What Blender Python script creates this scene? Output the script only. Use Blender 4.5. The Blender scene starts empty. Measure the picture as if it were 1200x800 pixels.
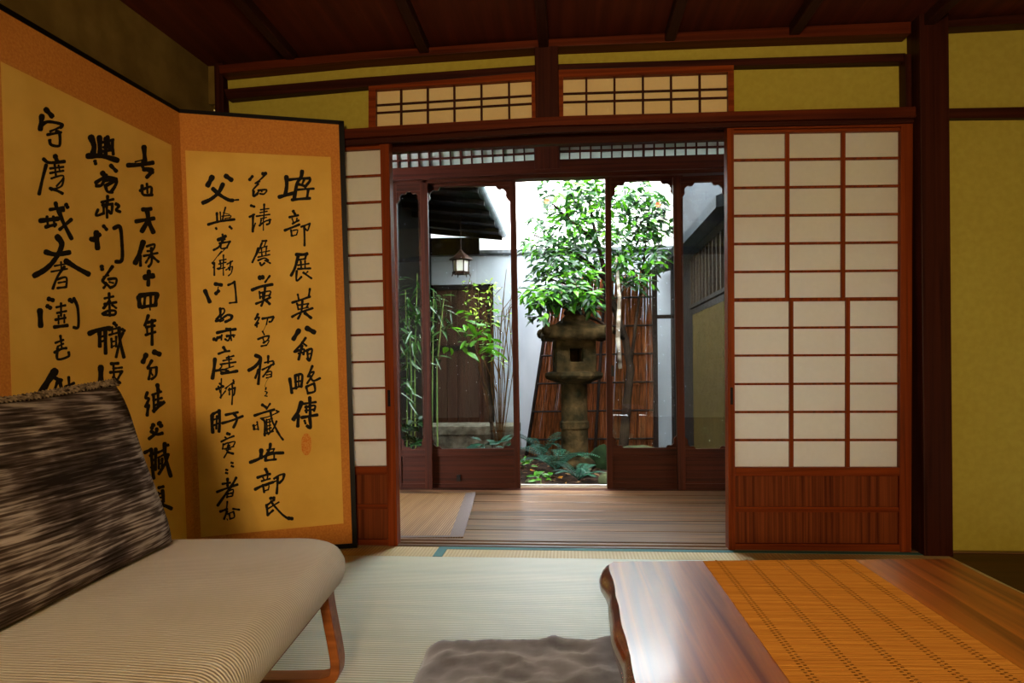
import bpy, bmesh, math, random
from mathutils import Vector, Matrix, noise
random.seed(7)
S = bpy.context.scene
COL = S.collection
# ------------------------------------------------------------------ camera, light, exposure
FPX, CX, CY = 800.0, 600.0, 434.0          # focal length in pixels, principal point (vertical lens shift)
YAW, ROLL, CAMZ = math.radians(4.8), 0.0095, 0.76
FW = Vector((-math.sin(YAW), math.cos(YAW), 0))
R0 = Vector((math.cos(YAW), math.sin(YAW), 0))
RT = R0 * math.cos(ROLL) - Vector((0, 0, 1)) * math.sin(ROLL)
UP = R0 * math.sin(ROLL) + Vector((0, 0, 1)) * math.cos(ROLL)
CAM = Vector((0, 0, CAMZ))
cd = bpy.data.cameras.new('camera')
cd.sensor_width = 36; cd.lens = 36 * FPX / 1200; cd.shift_y = (CY - 400) / 1200
cd.clip_start = 0.02; cd.clip_end = 100
cam = bpy.data.objects.new('camera', cd); COL.objects.link(cam)
cam.matrix_world = Matrix(((RT.x, UP.x, -FW.x, CAM.x), (RT.y, UP.y, -FW.y, CAM.y), (RT.z, UP.z, -FW.z, CAM.z), (0, 0, 0, 1)))
S.camera = cam
W = bpy.data.worlds.new('sky'); S.world = W; W.use_nodes = True
W.node_tree.nodes['Background'].inputs[0].default_value = (0.88, 0.94, 1.0, 1)
W.node_tree.nodes['Background'].inputs[1].default_value = 37.0
def area(name, loc, to, size, sizey, power, color, spread=180):
    l = bpy.data.lights.new(name, 'AREA'); l.shape = 'RECTANGLE'; l.size = size; l.size_y = sizey
    l.energy = power; l.color = color; l.spread = math.radians(spread)
    o = bpy.data.objects.new(name, l); COL.objects.link(o); o.location = loc
    o.rotation_euler = (Vector(to) - Vector(loc)).to_track_quat('-Z', 'Y').to_euler()
    return o
area('room_lamp', (-0.02, -1.7, 1.2), (0.25, 2.9, 0.75), 0.45, 0.45, 40, (1.0, 0.70, 0.38), 120)
S.view_settings.view_transform = 'Standard'; S.view_settings.look = 'None'
S.view_settings.gamma = 1; S.view_settings.use_curve_mapping = False
S.view_settings.exposure = 0.0
S.cycles.use_denoising = True
S.cycles.max_bounces = 10; S.cycles.diffuse_bounces = 5; S.cycles.transparent_max_bounces = 16
S.cycles.sample_clamp_indirect = 8.0

def P(px, py, Y=None, Z=None, X=None, D=None):
    """point of the real place seen at a pixel of the photograph, on one of its planes"""
    d = FW + RT * ((px - CX) / FPX) - UP * ((py - CY) / FPX)
    if Y is not None: t = (Y - CAM.y) / d.y
    elif Z is not None: t = (Z - CAM.z) / d.z
    elif X is not None: t = (X - CAM.x) / d.x
    else: t = D
    return CAM + d * t
def CW(x, d, z):      # camera-aligned floor coordinates to world
    return Vector((x * R0.x + d * FW.x, x * R0.y + d * FW.y, z))

# ------------------------------------------------------------------ materials
MATS = {}
def L(r, g, b):       # sRGB 0-255 to linear
    f = lambda c: (c / 255 / 12.92) if c <= 10 else ((c / 255 + .055) / 1.055) ** 2.4
    return (f(r), f(g), f(b), 1)
def mat(name, c1, c2=None, rough=.6, tex='noise', scale=(1, 1, 1), s=5, detail=4, dist=0, bump=0, bdist=.01, spec=.06, coat=0,
        lo=.35, hi=.65, metal=0, c3=None, bscale=None, sheen=0):
    m = bpy.data.materials.new(name); m.use_nodes = True; nt = m.node_tree; N = nt.nodes; K = nt.links
    b = N['Principled BSDF']
    b.inputs['Base Color'].default_value = c1; b.inputs['Roughness'].default_value = rough
    b.inputs['Specular IOR Level'].default_value = spec; b.inputs['Coat Weight'].default_value = coat
    b.inputs['Metallic'].default_value = metal; b.inputs['Coat Roughness'].default_value = .12
    b.inputs['Sheen Weight'].default_value = sheen
    tc = N.new('ShaderNodeTexCoord'); mp = N.new('ShaderNodeMapping'); mp.inputs['Scale'].default_value = scale
    K.new(tc.outputs['Object'], mp.inputs['Vector'])
    if tex == 'noise':
        t = N.new('ShaderNodeTexNoise'); t.inputs['Scale'].default_value = s; t.inputs['Detail'].default_value = detail
        t.inputs['Distortion'].default_value = dist; out = t.outputs['Fac']
    elif tex == 'wave':
        t = N.new('ShaderNodeTexWave'); t.inputs['Scale'].default_value = s; t.inputs['Distortion'].default_value = dist
        t.inputs['Detail'].default_value = detail; out = t.outputs['Fac']
    elif tex == 'voronoi':
        t = N.new('ShaderNodeTexVoronoi'); t.inputs['Scale'].default_value = s; out = t.outputs['Distance']
    K.new(mp.outputs['Vector'], t.inputs['Vector'])
    if c2 is not None:
        r = N.new('ShaderNodeValToRGB'); e = r.color_ramp.elements
        e[0].position = lo; e[0].color = c1; e[1].position = hi; e[1].color = c2
        if c3 is not None:
            x = e.new((lo + hi) / 2); x.color = c3
        K.new(out, r.inputs['Fac']); K.new(r.outputs['Color'], b.inputs['Base Color'])
    if bump:
        bn = N.new('ShaderNodeBump'); bn.inputs['Strength'].default_value = bump; bn.inputs['Distance'].default_value = bdist
        if bscale:
            mp2 = N.new('ShaderNodeMapping'); mp2.inputs['Scale'].default_value = bscale; K.new(tc.outputs['Object'], mp2.inputs['Vector'])
            t2 = N.new('ShaderNodeTexNoise'); t2.inputs['Scale'].default_value = 1; t2.inputs['Detail'].default_value = 2
            K.new(mp2.outputs['Vector'], t2.inputs['Vector']); K.new(t2.outputs['Fac'], bn.inputs['Height'])
        else: K.new(out, bn.inputs['Height'])
        K.new(bn.outputs['Normal'], b.inputs['Normal'])
    MATS[name] = m
    return m
def grid_mat(name, base, dark, sx, sy, sz, rough=.7, bump=.4, bdist=.002, tint=None, spec=.3, nscale=(3, 3, 3), axis2=None):
    """woven surface: sine ribs along one or two object axes plus broad colour variation"""
    m = mat(name, base, tint or base, rough, 'noise', nscale, 1, 3, spec=spec); nt = m.node_tree; N = nt.nodes; K = nt.links; b = N['Principled BSDF']
    tc = N['Texture Coordinate']; sp = N.new('ShaderNodeSeparateXYZ'); K.new(tc.outputs['Object'], sp.inputs[0])
    outs = []
    for ax, fr in zip('XYZ', (sx, sy, sz)):
        if not fr: continue
        a = N.new('ShaderNodeMath'); a.operation = 'MULTIPLY'; a.inputs[1].default_value = fr * 2 * math.pi; K.new(sp.outputs[ax], a.inputs[0])
        q = N.new('ShaderNodeMath'); q.operation = 'SINE'; K.new(a.outputs[0], q.inputs[0])
        h = N.new('ShaderNodeMath'); h.operation = 'MULTIPLY_ADD'; h.inputs[1].default_value = .5; h.inputs[2].default_value = .5; K.new(q.outputs[0], h.inputs[0]); outs.append(h.outputs[0])
    o = outs[0]
    for e in outs[1:]:
        mm = N.new('ShaderNodeMath'); mm.operation = 'MULTIPLY'; K.new(o, mm.inputs[0]); K.new(e, mm.inputs[1]); o = mm.outputs[0]
    mx = N.new('ShaderNodeMix'); mx.data_type = 'RGBA'; K.new(o, mx.inputs[0]); mx.inputs[6].default_value = dark
    src = b.inputs['Base Color'].links[0].from_socket; K.new(src, mx.inputs[7]); K.new(mx.outputs[2], b.inputs['Base Color'])
    bn = N.new('ShaderNodeBump'); bn.inputs['Strength'].default_value = bump; bn.inputs['Distance'].default_value = bdist
    K.new(o, bn.inputs['Height']); K.new(bn.outputs['Normal'], b.inputs['Normal'])
    return m
def paper_mat(name, col, trans=.5):
    m = bpy.data.materials.new(name); m.use_nodes = True; nt = m.node_tree; N = nt.nodes; K = nt.links
    N.remove(N['Principled BSDF']); o = N['Material Output']
    d = N.new('ShaderNodeBsdfDiffuse'); t = N.new('ShaderNodeBsdfTranslucent'); x = N.new('ShaderNodeMixShader'); x.inputs[0].default_value = trans
    n = N.new('ShaderNodeTexNoise'); n.inputs['Scale'].default_value = 60; n.inputs['Detail'].default_value = 5
    r = N.new('ShaderNodeValToRGB'); r.color_ramp.elements[0].color = tuple(c * .93 for c in col[:3]) + (1,); r.color_ramp.elements[1].color = col
    tc = N.new('ShaderNodeTexCoord'); K.new(tc.outputs['Object'], n.inputs['Vector']); K.new(n.outputs['Fac'], r.inputs['Fac'])
    K.new(r.outputs['Color'], d.inputs['Color']); K.new(r.outputs['Color'], t.inputs['Color'])
    K.new(d.outputs[0], x.inputs[1]); K.new(t.outputs[0], x.inputs[2]); K.new(x.outputs[0], o.inputs['Surface'])
    MATS[name] = m; return m
def glass_mat(name, dust=.02, tint=(.95, .98, .97, 1), gloss=1.0, dcol=(.75, .85, 1, 1)):
    m = bpy.data.materials.new(name); m.use_nodes = True; nt = m.node_tree; N = nt.nodes; K = nt.links
    N.remove(N['Principled BSDF']); o = N['Material Output']
    t = N.new('ShaderNodeBsdfTransparent'); t.inputs['Color'].default_value = tint
    g = N.new('ShaderNodeBsdfGlossy'); g.inputs['Roughness'].default_value = .02
    f = N.new('ShaderNodeFresnel'); f.inputs['IOR'].default_value = 1.45
    x = N.new('ShaderNodeMixShader'); K.new(f.outputs[0], x.inputs[0]); K.new(t.outputs[0], x.inputs[1]); K.new(g.outputs[0], x.inputs[2])
    tl = N.new('ShaderNodeBsdfTranslucent'); tl.inputs['Color'].default_value = dcol
    n = N.new('ShaderNodeTexNoise'); n.inputs['Scale'].default_value = 9; n.inputs['Detail'].default_value = 6
    tc = N.new('ShaderNodeTexCoord'); K.new(tc.outputs['Object'], n.inputs['Vector'])
    mm = N.new('ShaderNodeMath'); mm.operation = 'MULTIPLY'; mm.inputs[1].default_value = dust * 2; K.new(n.outputs['Fac'], mm.inputs[0])
    y = N.new('ShaderNodeMixShader'); K.new(mm.outputs[0], y.inputs[0]); K.new(x.outputs[0], y.inputs[1]); K.new(tl.outputs[0], y.inputs[2])
    K.new(y.outputs[0], o.inputs['Surface']); MATS[name] = m; return m

# wood: grain along z (posts, stiles) or x (rails)
def wood(name, c1, c2, along, rough=.5, s=1, fine=60, spec=.08, coat=0, bump=.15):
    sc = {'x': (1.2, fine, fine), 'y': (fine, 1.2, fine), 'z': (fine, fine, 1.2)}[along]
    return mat(name, c1, c2, rough, 'noise', sc, s, 5, .6, bump, .002, spec, coat, .3, .7)
RB1, RB2 = L(84, 40, 16), L(142, 76, 34)
for a in 'xz':
    wood('door_wood_' + a, L(88, 34, 10), L(136, 60, 20), a, .42)
    wood('beam_wood_' + a, L(60, 22, 9), L(98, 40, 17), a, .45)
    wood('dark_wood_' + a, L(40, 16, 10), L(66, 28, 16), a, .45)
    wood('glassdoor_wood_' + a, L(30, 10, 3), L(60, 23, 8), a, .5)
wood('ceiling_wood', L(66, 28, 20), L(90, 40, 26), 'y', .55, fine=25)
wood('batten_wood', L(38, 18, 14), L(58, 28, 20), 'y', .5)
wood('board_panel', L(70, 28, 12), L(128, 64, 30), 'z', .45, fine=90)
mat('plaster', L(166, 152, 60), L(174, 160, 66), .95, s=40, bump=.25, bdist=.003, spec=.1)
mat('dark_plaster', L(104, 84, 38), L(124, 102, 50), .95, s=8, bump=.2, bdist=.003, spec=.1)  # plaster darkened to put the dim left wall's shade into its colour
paper_mat('shoji_paper', L(247, 246, 242), .62)
paper_mat('ranma_paper', L(250, 228, 172), .3)
paper_mat('frost_paper', L(188, 194, 186), .5)
glass_mat('pane_glass', .0005)
glass_mat('dusty_glass', .0012)
mat('lacquer_black', L(11, 8, 7), None, .4, spec=.15)

# ------------------------------------------------------------------ mesh builder
class MB:
    def __init__(s): s.v = []; s.f = []
    def add(s, vs, fs):
        n = len(s.v); s.v += [Vector(v) for v in vs]; s.f += [tuple(i + n for i in f) for f in fs]; return s
    def hexa(s, a, b):        # two quads a (front, ccw) and b (back)
        return s.add(list(a) + list(b), [(0, 1, 2, 3), (7, 6, 5, 4), (0, 4, 5, 1), (1, 5, 6, 2), (2, 6, 7, 3), (3, 7, 4, 0)])
    def box(s, x0, x1, y0, y1, z0, z1):
        return s.hexa([(x0, y0, z0), (x1, y0, z0), (x1, y0, z1), (x0, y0, z1)], [(x0, y1, z0), (x1, y1, z0), (x1, y1, z1), (x0, y1, z1)])
    def prism(s, poly, off):  # polygon and its copy moved by off
        n = len(poly); off = Vector(off); a = [Vector(p) for p in poly]
        return s.add(a + [p + off for p in a], [tuple(range(n)), tuple(range(2 * n - 1, n - 1, -1))] + [(i, i + n, (i + 1) % n + n, (i + 1) % n) for i in range(n)])
    def tube(s, pts, r, n=8, caps=True):
        pts = [Vector(p) for p in pts]; rs = r if hasattr(r, '__len__') else [r] * len(pts); b = len(s.v); up = None
        for i, p in enumerate(pts):
            d = (pts[min(i + 1, len(pts) - 1)] - pts[max(i - 1, 0)]).normalized()
            if up is None: up = Vector((0, 0, 1)) if abs(d.z) < .9 else Vector((1, 0, 0))
            a = d.cross(up).normalized(); c = a.cross(d).normalized(); up = c
            for k in range(n):
                t = 2 * math.pi * k / n; s.v.append(p + (a * math.cos(t) + c * math.sin(t)) * rs[i])
        for i in range(len(pts) - 1):
            for k in range(n):
                s.f.append((b + i * n + k, b + i * n + (k + 1) % n, b + (i + 1) * n + (k + 1) % n, b + (i + 1) * n + k))
        if caps:
            s.f.append(tuple(b + k for k in range(n - 1, -1, -1))); s.f.append(tuple(b + (len(pts) - 1) * n + k for k in range(n)))
        return s
    def rings(s, rings, cap0=True, cap1=True):
        b = len(s.v); n = len(rings[0])
        for r in rings: s.v += [Vector(p) for p in r]
        for i in range(len(rings) - 1):
            for k in range(n):
                s.f.append((b + i * n + k, b + i * n + (k + 1) % n, b + (i + 1) * n + (k + 1) % n, b + (i + 1) * n + k))
        if cap0: s.f.append(tuple(b + k for k in range(n - 1, -1, -1)))
        if cap1: s.f.append(tuple(b + (len(rings) - 1) * n + k for k in range(n)))
        return s
    def lathe(s, c, prof, n=24, sq=None, rot=0):   # prof: (radius, z); sq: n sides
        c = Vector(c); n = sq or n
        return s.rings([[c + Vector((r * math.cos(rot + 2 * math.pi * k / n), r * math.sin(rot + 2 * math.pi * k / n), z)) for k in range(n)] for r, z in prof])
    def build(s, name, m=None, parent=None, smooth=False, bevel=0, seg=2):
        me = bpy.data.meshes.new(name)
        if parent is not None: org = ORG[parent.name]
        else:
            xs = [v.x for v in s.v]; ys = [v.y for v in s.v]; org = Vector(((min(xs) + max(xs)) / 2, (min(ys) + max(ys)) / 2, min(v.z for v in s.v)))
        me.from_pydata([v - org for v in s.v], [], s.f)
        o = bpy.data.objects.new(name, me); COL.objects.link(o)
        if parent is not None: o.parent = parent
        else: o.location = org
        ORG[o.name] = org
        ms = m if isinstance(m, (list, tuple)) else [m]
        for x in ms: me.materials.append(MATS[x] if isinstance(x, str) else x)
        bm = bmesh.new(); bm.from_mesh(me); bmesh.ops.recalc_face_normals(bm, faces=bm.faces)
        bm.to_mesh(me); bm.free()
        if smooth: me.shade_smooth()
        if bevel:
            md = o.modifiers.new('bevel', 'BEVEL'); md.width = bevel; md.segments = seg; md.limit_method = 'ANGLE'; md.angle_limit = math.radians(40)
        return o
ORG = {}
def empty(name, loc):
    o = bpy.data.objects.new(name, None); COL.objects.link(o); o.location = loc; o.empty_display_size = .05; ORG[o.name] = Vector(loc); return o
def tag(o, label=None, cat=None, group=None, kind=None):
    for k, v in (('label', label), ('category', cat), ('group', group), ('kind', kind)):
        if v: o[k] = v
    return o
def thing(name, loc, label, cat, group=None): return tag(empty(name, loc), label, cat, group)
def struct(o): o['kind'] = 'structure'; return o
def lerp(a, b, t): return a + (b - a) * t
class Quad:
    """a panel between four pixel corners, standing in the plane Y"""
    def __init__(s, TL, TR, BR, BL, Y): s.c = (TL, TR, BR, BL); s.Y = Y
    def px(s, u, v):
        TL, TR, BR, BL = s.c
        return tuple(lerp(lerp(TL[i], TR[i], u), lerp(BL[i], BR[i], u), v) for i in (0, 1))
    def w(s, u, v, dy=0):
        p = P(*s.px(u, v), Y=s.Y); p.y += dy; return p
    def bar(s, mb, u0, u1, v0, v1, d0, d1):
        a = [s.w(u0, v1), s.w(u1, v1), s.w(u1, v0), s.w(u0, v0)]
        mb.hexa([p + Vector((0, d0, 0)) for p in a], [p + Vector((0, d1, 0)) for p in a]); return mb
def slab(top, bot, Y, d0, d1, mb=None):
    """board between an upper and a lower pixel line in plane Y, from depth d0 to d1"""
    mb = mb or MB(); t = [P(*p, Y=Y) for p in top]; b = [P(*p, Y=Y) for p in bot]
    D0, D1 = Vector((0, d0, 0)), Vector((0, d1, 0))
    mb.rings([[x + D0, y + D0, y + D1, x + D1] for x, y in zip(t, b)]); return mb
# ------------------------------------------------------------------ room shell
YW = 2.90                       # front face of the garden-side wall
YG = 4.42                       # sliding glass doors at the outer edge of the veranda
CZ = 2.175                      # ceiling
XR, XB = 2.2, -2.2
# left wall: corner post and run of the wall towards the viewer
cor = P(250, 82, Y=YW + .16); wl = P(140, 0, Z=cor.z); dl = (wl - cor).normalized()
cor0 = Vector((cor.x, cor.y, 0)); nr = cor0 + dl * 5.6; nr.z = 0
mat('subfloor', L(90, 76, 52), None, .9)
struct(MB().prism([(nr.x - .3, -2.6, -.05), (XR, -2.6, -.05), (XR, YW + .05, -.05), (cor0.x - .2, YW + .05, -.05)], (0, 0, .03)).build('floor', 'subfloor'))
struct(MB().prism([(nr.x - .3, -2.6, CZ), (XR, -2.6, CZ), (XR, YW + .2, CZ), (cor0.x - .2, YW + .2, CZ)], (0, 0, .03)).build('ceiling', 'ceiling_wood'))
nv = Vector((-dl.y, dl.x, 0)) * -.06
if nv.x > 0: nv = -nv
struct(MB().prism([cor0, nr, nr + Vector((0, 0, CZ)), cor0 + Vector((0, 0, CZ))], nv).build('wall_left', 'dark_plaster'))
struct(MB().box(XR, XR + .05, -2.6, YW + .2, 0, CZ).build('wall_right', 'plaster'))
struct(MB().box(nr.x - .3, XR, -2.65, -2.6, 0, CZ).build('wall_rear', 'plaster'))
# garden-side wall: plaster above the openings and right of the great post
w = MB()
slab([(256, 72), (420, 60), (640, 48), (862, 38), (1080, 28)], [(262, 175), (420, 158), (640, 146), (862, 138), (1080, 133)], YW, .075, .13, w)
struct(w.build('wall_garden_side', 'plaster'))
w = MB(); slab([(1090, 25), (1330, 6)], [(1096, 660), (1330, 664)], YW, .06, .12, w)
struct(w.build('wall_back_right', 'plaster'))
TR = [0]
def trim(mb, m='dark_wood_x', bevel=.003):
    TR[0] += 1; return struct(mb.build('trim_%d' % TR[0], m, bevel=bevel))
# cornice, upper rail, nageshi, lintel
trim(slab([(256, 76), (420, 61), (640, 45.5), (862, 34), (1068, 25)], [(257, 86), (420, 70.5), (640, 55), (862, 46), (1068, 38.8)], YW, -.0, .08), 'beam_wood_x')
trim(slab([(258, 101), (420, 87), (627, 72)], [(262, 113), (425, 98), (627, 80.5)], YW, .03, .09))
trim(slab([(654, 71), (862, 64.5), (1066, 57.8)], [(654, 78), (862, 73), (1066, 68)], YW, .03, .09))
trim(slab([(300, 157.5), (403, 152), (640, 138), (862, 131.3), (1072, 125.8)], [(300, 171), (403, 163.5), (640, 148), (862, 142.6), (1072, 138.5)], YW, -.012, .10), 'beam_wood_x')
trim(slab([(300, 171), (403, 163.5), (640, 148), (862, 142.6), (1072, 138.5)], [(300, 176), (403, 170), (640, 155), (862, 148), (1072, 143)], YW, .004, .02))
trim(slab([(300, 171), (403, 163.5), (640, 148), (862, 142.6), (1072, 138.5)], [(300, 180), (403, 173), (640, 160), (862, 154), (1072, 149)], YW, .095, .13))
trim(slab([(626.2, 54), (653.8, 53)], [(628, 141), (655.5, 139.6)], YW, .0, .1), 'dark_wood_z')
# corner post, side posts and the great post
trim(slab([(250.5, 74), (260.5, 73)], [(262, 660), (275, 660)], YW + .07, .0, .09), 'dark_wood_z')
trim(slab([(1063.5, 60), (1071, 60)], [(1064.5, 127), (1072, 127)], YW, .02, .09), 'dark_wood_z')
trim(slab([(1073, 20), (1107, 18)], [(1079, 651), (1112.5, 651.5)], YW, -.03, .13), 'dark_wood_z')
trim(slab([(1067, 126), (1076, 126)], [(1072, 650), (1081, 650)], YW, .085, .13), 'lacquer_black')
trim(slab([(1106, 123.5), (1330, 119)], [(1106, 135.5), (1330, 133)], YW, .03, .07))
trim(slab([(1106, 24), (1330, 4)], [(1106, 32), (1330, 20)], YW, .0, .07))
trim(slab([(1112, 651), (1330, 655)], [(1112, 657), (1330, 662)], YW, .0, .07), 'door_wood_x')
# ceiling battens run from the viewer to the garden side
for px, py in ((340, 72), (497, 51), (637, 47), (785, 40), (931, 34), (1085, 26)):
    q = P(px, py, Y=YW); wd = .021
    trim(MB().box(q.x - wd, q.x + wd, -2.5, YW + .02, CZ - .045, CZ), 'batten_wood')
# ------------------------------------------------------------------ transom windows
def ranma(n, quad, pq, verts, hf, mframe, mpaper, Y):
    r = empty('window_%d' % n, P(*quad[3], Y=Y)); struct(r)
    Q = Quad(*quad, Y); q2 = Quad(*pq, Y)
    m = MB()
    def between(a, b, c, d):   # quad of four pixel points
        A = [P(*x, Y=Y) for x in (d, c, b, a)]
        m.hexa([x + Vector((0, .022, 0)) for x in A], [x + Vector((0, .06, 0)) for x in A])
    between(quad[0], quad[1], pq[1], pq[0]); between(pq[3], pq[2], quad[2], quad[3])
    between(quad[0], pq[0], pq[3], quad[3]); between(pq[1], quad[1], quad[2], pq[2])
    m.build('window_frame', mframe, r)
    b = MB()
    for u in verts: q2.bar(b, u - .0062, u + .0062, -.01, 1.01, .036, .05)
    for v in hf: q2.bar(b, -.003, 1.003, v - .02, v + .02, .038, .05)
    b.build('lattice', 'dark_wood_z', r)
    p = MB(); q2.bar(p, -.01, 1.01, -.02, 1.02, .05, .053); p.build('paper', mpaper, r)
    return r
ranma(1, ((430, 98.5), (626.5, 81.5), (627.5, 139), (430, 151)), ((438.5, 102.4), (622.3, 90), (622.8, 135.6), (438.5, 146)),
      [(x - 438.5) / 184 for x in (467.4, 499, 530.6, 562.8, 595.6)], (.38, .59), 'door_wood_x', 'ranma_paper', YW)
ranma(2, ((654.5, 79), (861.5, 73.5), (862, 131.5), (655, 138.5)), ((660, 88), (854.5, 81.5), (855, 128.5), (660, 133.5)),
      [(x - 660) / 194.5 for x in (687.4, 720.8, 754.6, 788, 822)], (.38, .6), 'door_wood_x', 'ranma_paper', YW)
def fine_ranma(n, q, ncol, Y):
    r = empty('window_%d' % n, P(*q[3], Y=Y)); struct(r); Q = Quad(*q, Y); b = MB()
    for i in range(ncol + 1):
        u = i / ncol; th = .0045 if i % 8 else .007
        Q.bar(b, u - th, u + th, 0, 1, .0, .02)
    for v in (.17, .62): Q.bar(b, 0, 1, v - .035, v + .035, .002, .018)
    b.build('lattice', 'dark_wood_z', r)
    p = MB(); Q.bar(p, 0, 1, 0, 1, .02, .024); p.build('pane', 'frost_paper', r)
fine_ranma(3, ((440, 172.5), (626, 161), (627, 190), (442, 200)), 15, YG)
fine_ranma(4, ((655, 158.5), (866, 152.5), (866, 182), (655, 188.5)), 17, YG)
trim(slab([(400, 160), (536, 152)], [(400, 205), (538, 198)], YG + .16, 0, .03))   # added dark board, imitates the shade over the transom's left end
# veranda frame: head beams, posts, ceiling, side walls
trim(slab([(380, 203), (627, 189), (870, 181)], [(380, 217), (627, 204), (870, 197)], YG, -.03, .09))
trim(slab([(380, 214), (627, 201.5), (870, 194)], [(380, 220), (627, 208.5), (870, 201)], YG, .0, .085), 'glassdoor_wood_x')
trim(slab([(380, 130), (627, 130), (870, 120)], [(380, 176), (627, 162), (870, 154)], YG, -.03, .09))
trim(slab([(626, 150), (655, 150)], [(627, 200), (656, 199)], YG, -.035, .06), 'dark_wood_z')
trim(slab([(440, 130), (450, 130)], [(447, 590), (457, 590)], YG, -.05, .09), 'dark_wood_z')
trim(slab([(862, 120), (880, 120)], [(866, 590), (884, 590)], YG, -.05, .09), 'dark_wood_z')
vl, vr = P(446, 400, Y=YG).x, P(868, 400, Y=YG).x
wood('veranda_board', L(26, 16, 10), L(150, 112, 78), 'x', .34, fine=42, spec=.3, bump=.3)
m = MB()                                   # veranda floor of long boards
y = YW + .16; k = 0
while y < YG + .03:
    y2 = min(y + .118, YG + .06); m.box(-2.3, 2.6, y + .0015, y2 - .0015, -.07, -.012 - .0015 * (k % 2)); y = y2; k += 1
struct(m.build('floor_veranda', 'veranda_board', bevel=.002))
trim(MB().box(-2.3, 2.6, YW + .02, YW + .052, -.05, .004).box(-2.3, 2.6, YW + .052, YW + .075, -.05, -.006).box(-2.3, 2.6, YW + .075, YW + .105, -.05, .004).box(-2.3, 2.6, YW + .105, YW + .125, -.05, -.006).box(-2.3, 2.6, YW + .125, YW + .16, -.05, .004), 'veranda_board', .002)
mat('rail_metal', L(190, 186, 176), None, .35, metal=.6)
trim(MB().box(-2.3, 2.6, YG - .02, YG + .13, -.1, -.012), 'dark_wood_x')
trim(MB().box(-2.3, 2.6, YG + .052, YG + .058, -.012, .0).box(-2.3, 2.6, YG + .10, YG + .128, -.02, .002), 'rail_metal', 0)
struct(MB().prism([(-2.3, YW + .1, 2.25), (2.6, YW + .1, 2.25), (2.6, YG + .1, 2.2), (-2.3, YG + .1, 2.2)], (0, 0, .03)).build('ceiling_veranda', 'dark_wood_x'))
struct(MB().box(-2.36, -2.3, YW + .1, YG + .1, -.1, 2.25).build('wall_veranda_left', 'plaster'))
struct(MB().box(2.6, 2.66, YW + .1, YG + .1, -.1, 2.25).build('wall_veranda_right', 'plaster'))
struct(MB().box(-2.3, vl - .0, YG + .0, YG + .08, -.1, 2.2).build('wall_veranda_outer_left', 'dark_plaster'))
struct(MB().box(vr + .0, 2.6, YG + .0, YG + .08, -.1, 2.2).build('wall_veranda_outer_right', 'dark_plaster'))
struct(MB().box(-2.3, 2.6, YW + .12, YW + .2, 2.0, 2.6).build('wall_over_veranda', 'dark_plaster'))

# ------------------------------------------------------------------ sliding paper doors
def shoji(n, q, Y, ul, ur, vt, rows, vp, cols_top, cols_low, vmid, vb, pullu, label, T=.06):
    r = empty('door_%d' % n, P((q[2][0] + q[3][0]) / 2, q[2][1], Y=Y)); struct(r); r['label'] = label
    Q = Quad(*q, Y)
    m = MB(); Q.bar(m, 0, ul, 0, 1, 0, T); Q.bar(m, ur, 1, 0, 1, 0, T); m.build('stile', 'door_wood_z', r, bevel=.002)
    m = MB(); Q.bar(m, ul, ur, 0, vt * .55, 0.001, T); Q.bar(m, ul, ur, vt * .62, vt, 0.006, T - .01)
    Q.bar(m, ul, ur, vp, vp + .02, .001, T); Q.bar(m, ul, ur, vb, 1, .001, T); m.build('rail', 'door_wood_x', r, bevel=.002)
    m = MB()
    for v in rows:
        th = .0026 if v != vmid else .0042
        Q.bar(m, ul, ur, v - th, v + th, .013, .026)
    hw = .0105 if n == 1 else .011
    for u in cols_top: Q.bar(m, u - hw, u + hw, vt, vmid, .012, .026)
    for u in cols_low: Q.bar(m, u - hw, u + hw, vmid, vp, .012, .026)
    m.build('lattice', 'door_wood_z', r)
    m = MB(); Q.bar(m, ul * .8, ur + (1 - ur) * .2, vt * .9, vp + .005, .0262, .0275); m.build('paper', 'shoji_paper', r)
    m = MB(); Q.bar(m, ul * .9, ur + (1 - ur) * .1, vp + .018, vb + .003, .02, .032); m.build('board_panel', 'board_panel', r)
    m = MB(); mid = lerp(vp + .02, vb, .5); Q.bar(m, ul, ur, mid - .006, mid + .006, .010, .03); m.build('panel_rail', 'door_wood_x', r)
    if pullu is not None:
        m = MB(); Q.bar(m, pullu[0], pullu[1], .615, .655, -.0015, .01); m.build('finger_pull', 'lacquer_black', r)
    return r
qr = ((852, 146), (1070, 142.5), (1068, 647.5), (854, 646.5))
vr_ = lambda y: (y - 146) / 500.5
shoji(1, qr, YW + .02, 8 / 218, 204 / 218, vr_(155.6), [vr_(t) for t in (186.4, 219, 252, 285, 318, 351, 384, 416.5, 450, 483, 516)], vr_(547.5),
      [(924 - 852) / 218, (990 - 852) / 218], [(928.5 - 853.5) / 214, (994.5 - 853.5) / 214], vr_(351), vr_(637), (.012, .026),
      'tall paper sliding door with reddish frame right of the garden opening')
ql = ((258, 174), (455.5, 163.3), (465.8, 640.5), (258, 640.5))
vl_ = lambda y: (y - 163.3) / 477
shoji(2, ql, YW + .02, .05, (445 - 258) / 197.5, vl_(173), [vl_(t) for t in (203.4, 234.6, 265.4, 296.6, 328, 360, 391, 423, 454, 485, 515.5)], vl_(546),
      [.33, .64], [.335, .645], vl_(360), vl_(632), (.962, .978),
      'narrow visible paper sliding door between folding screen and garden opening')

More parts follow.
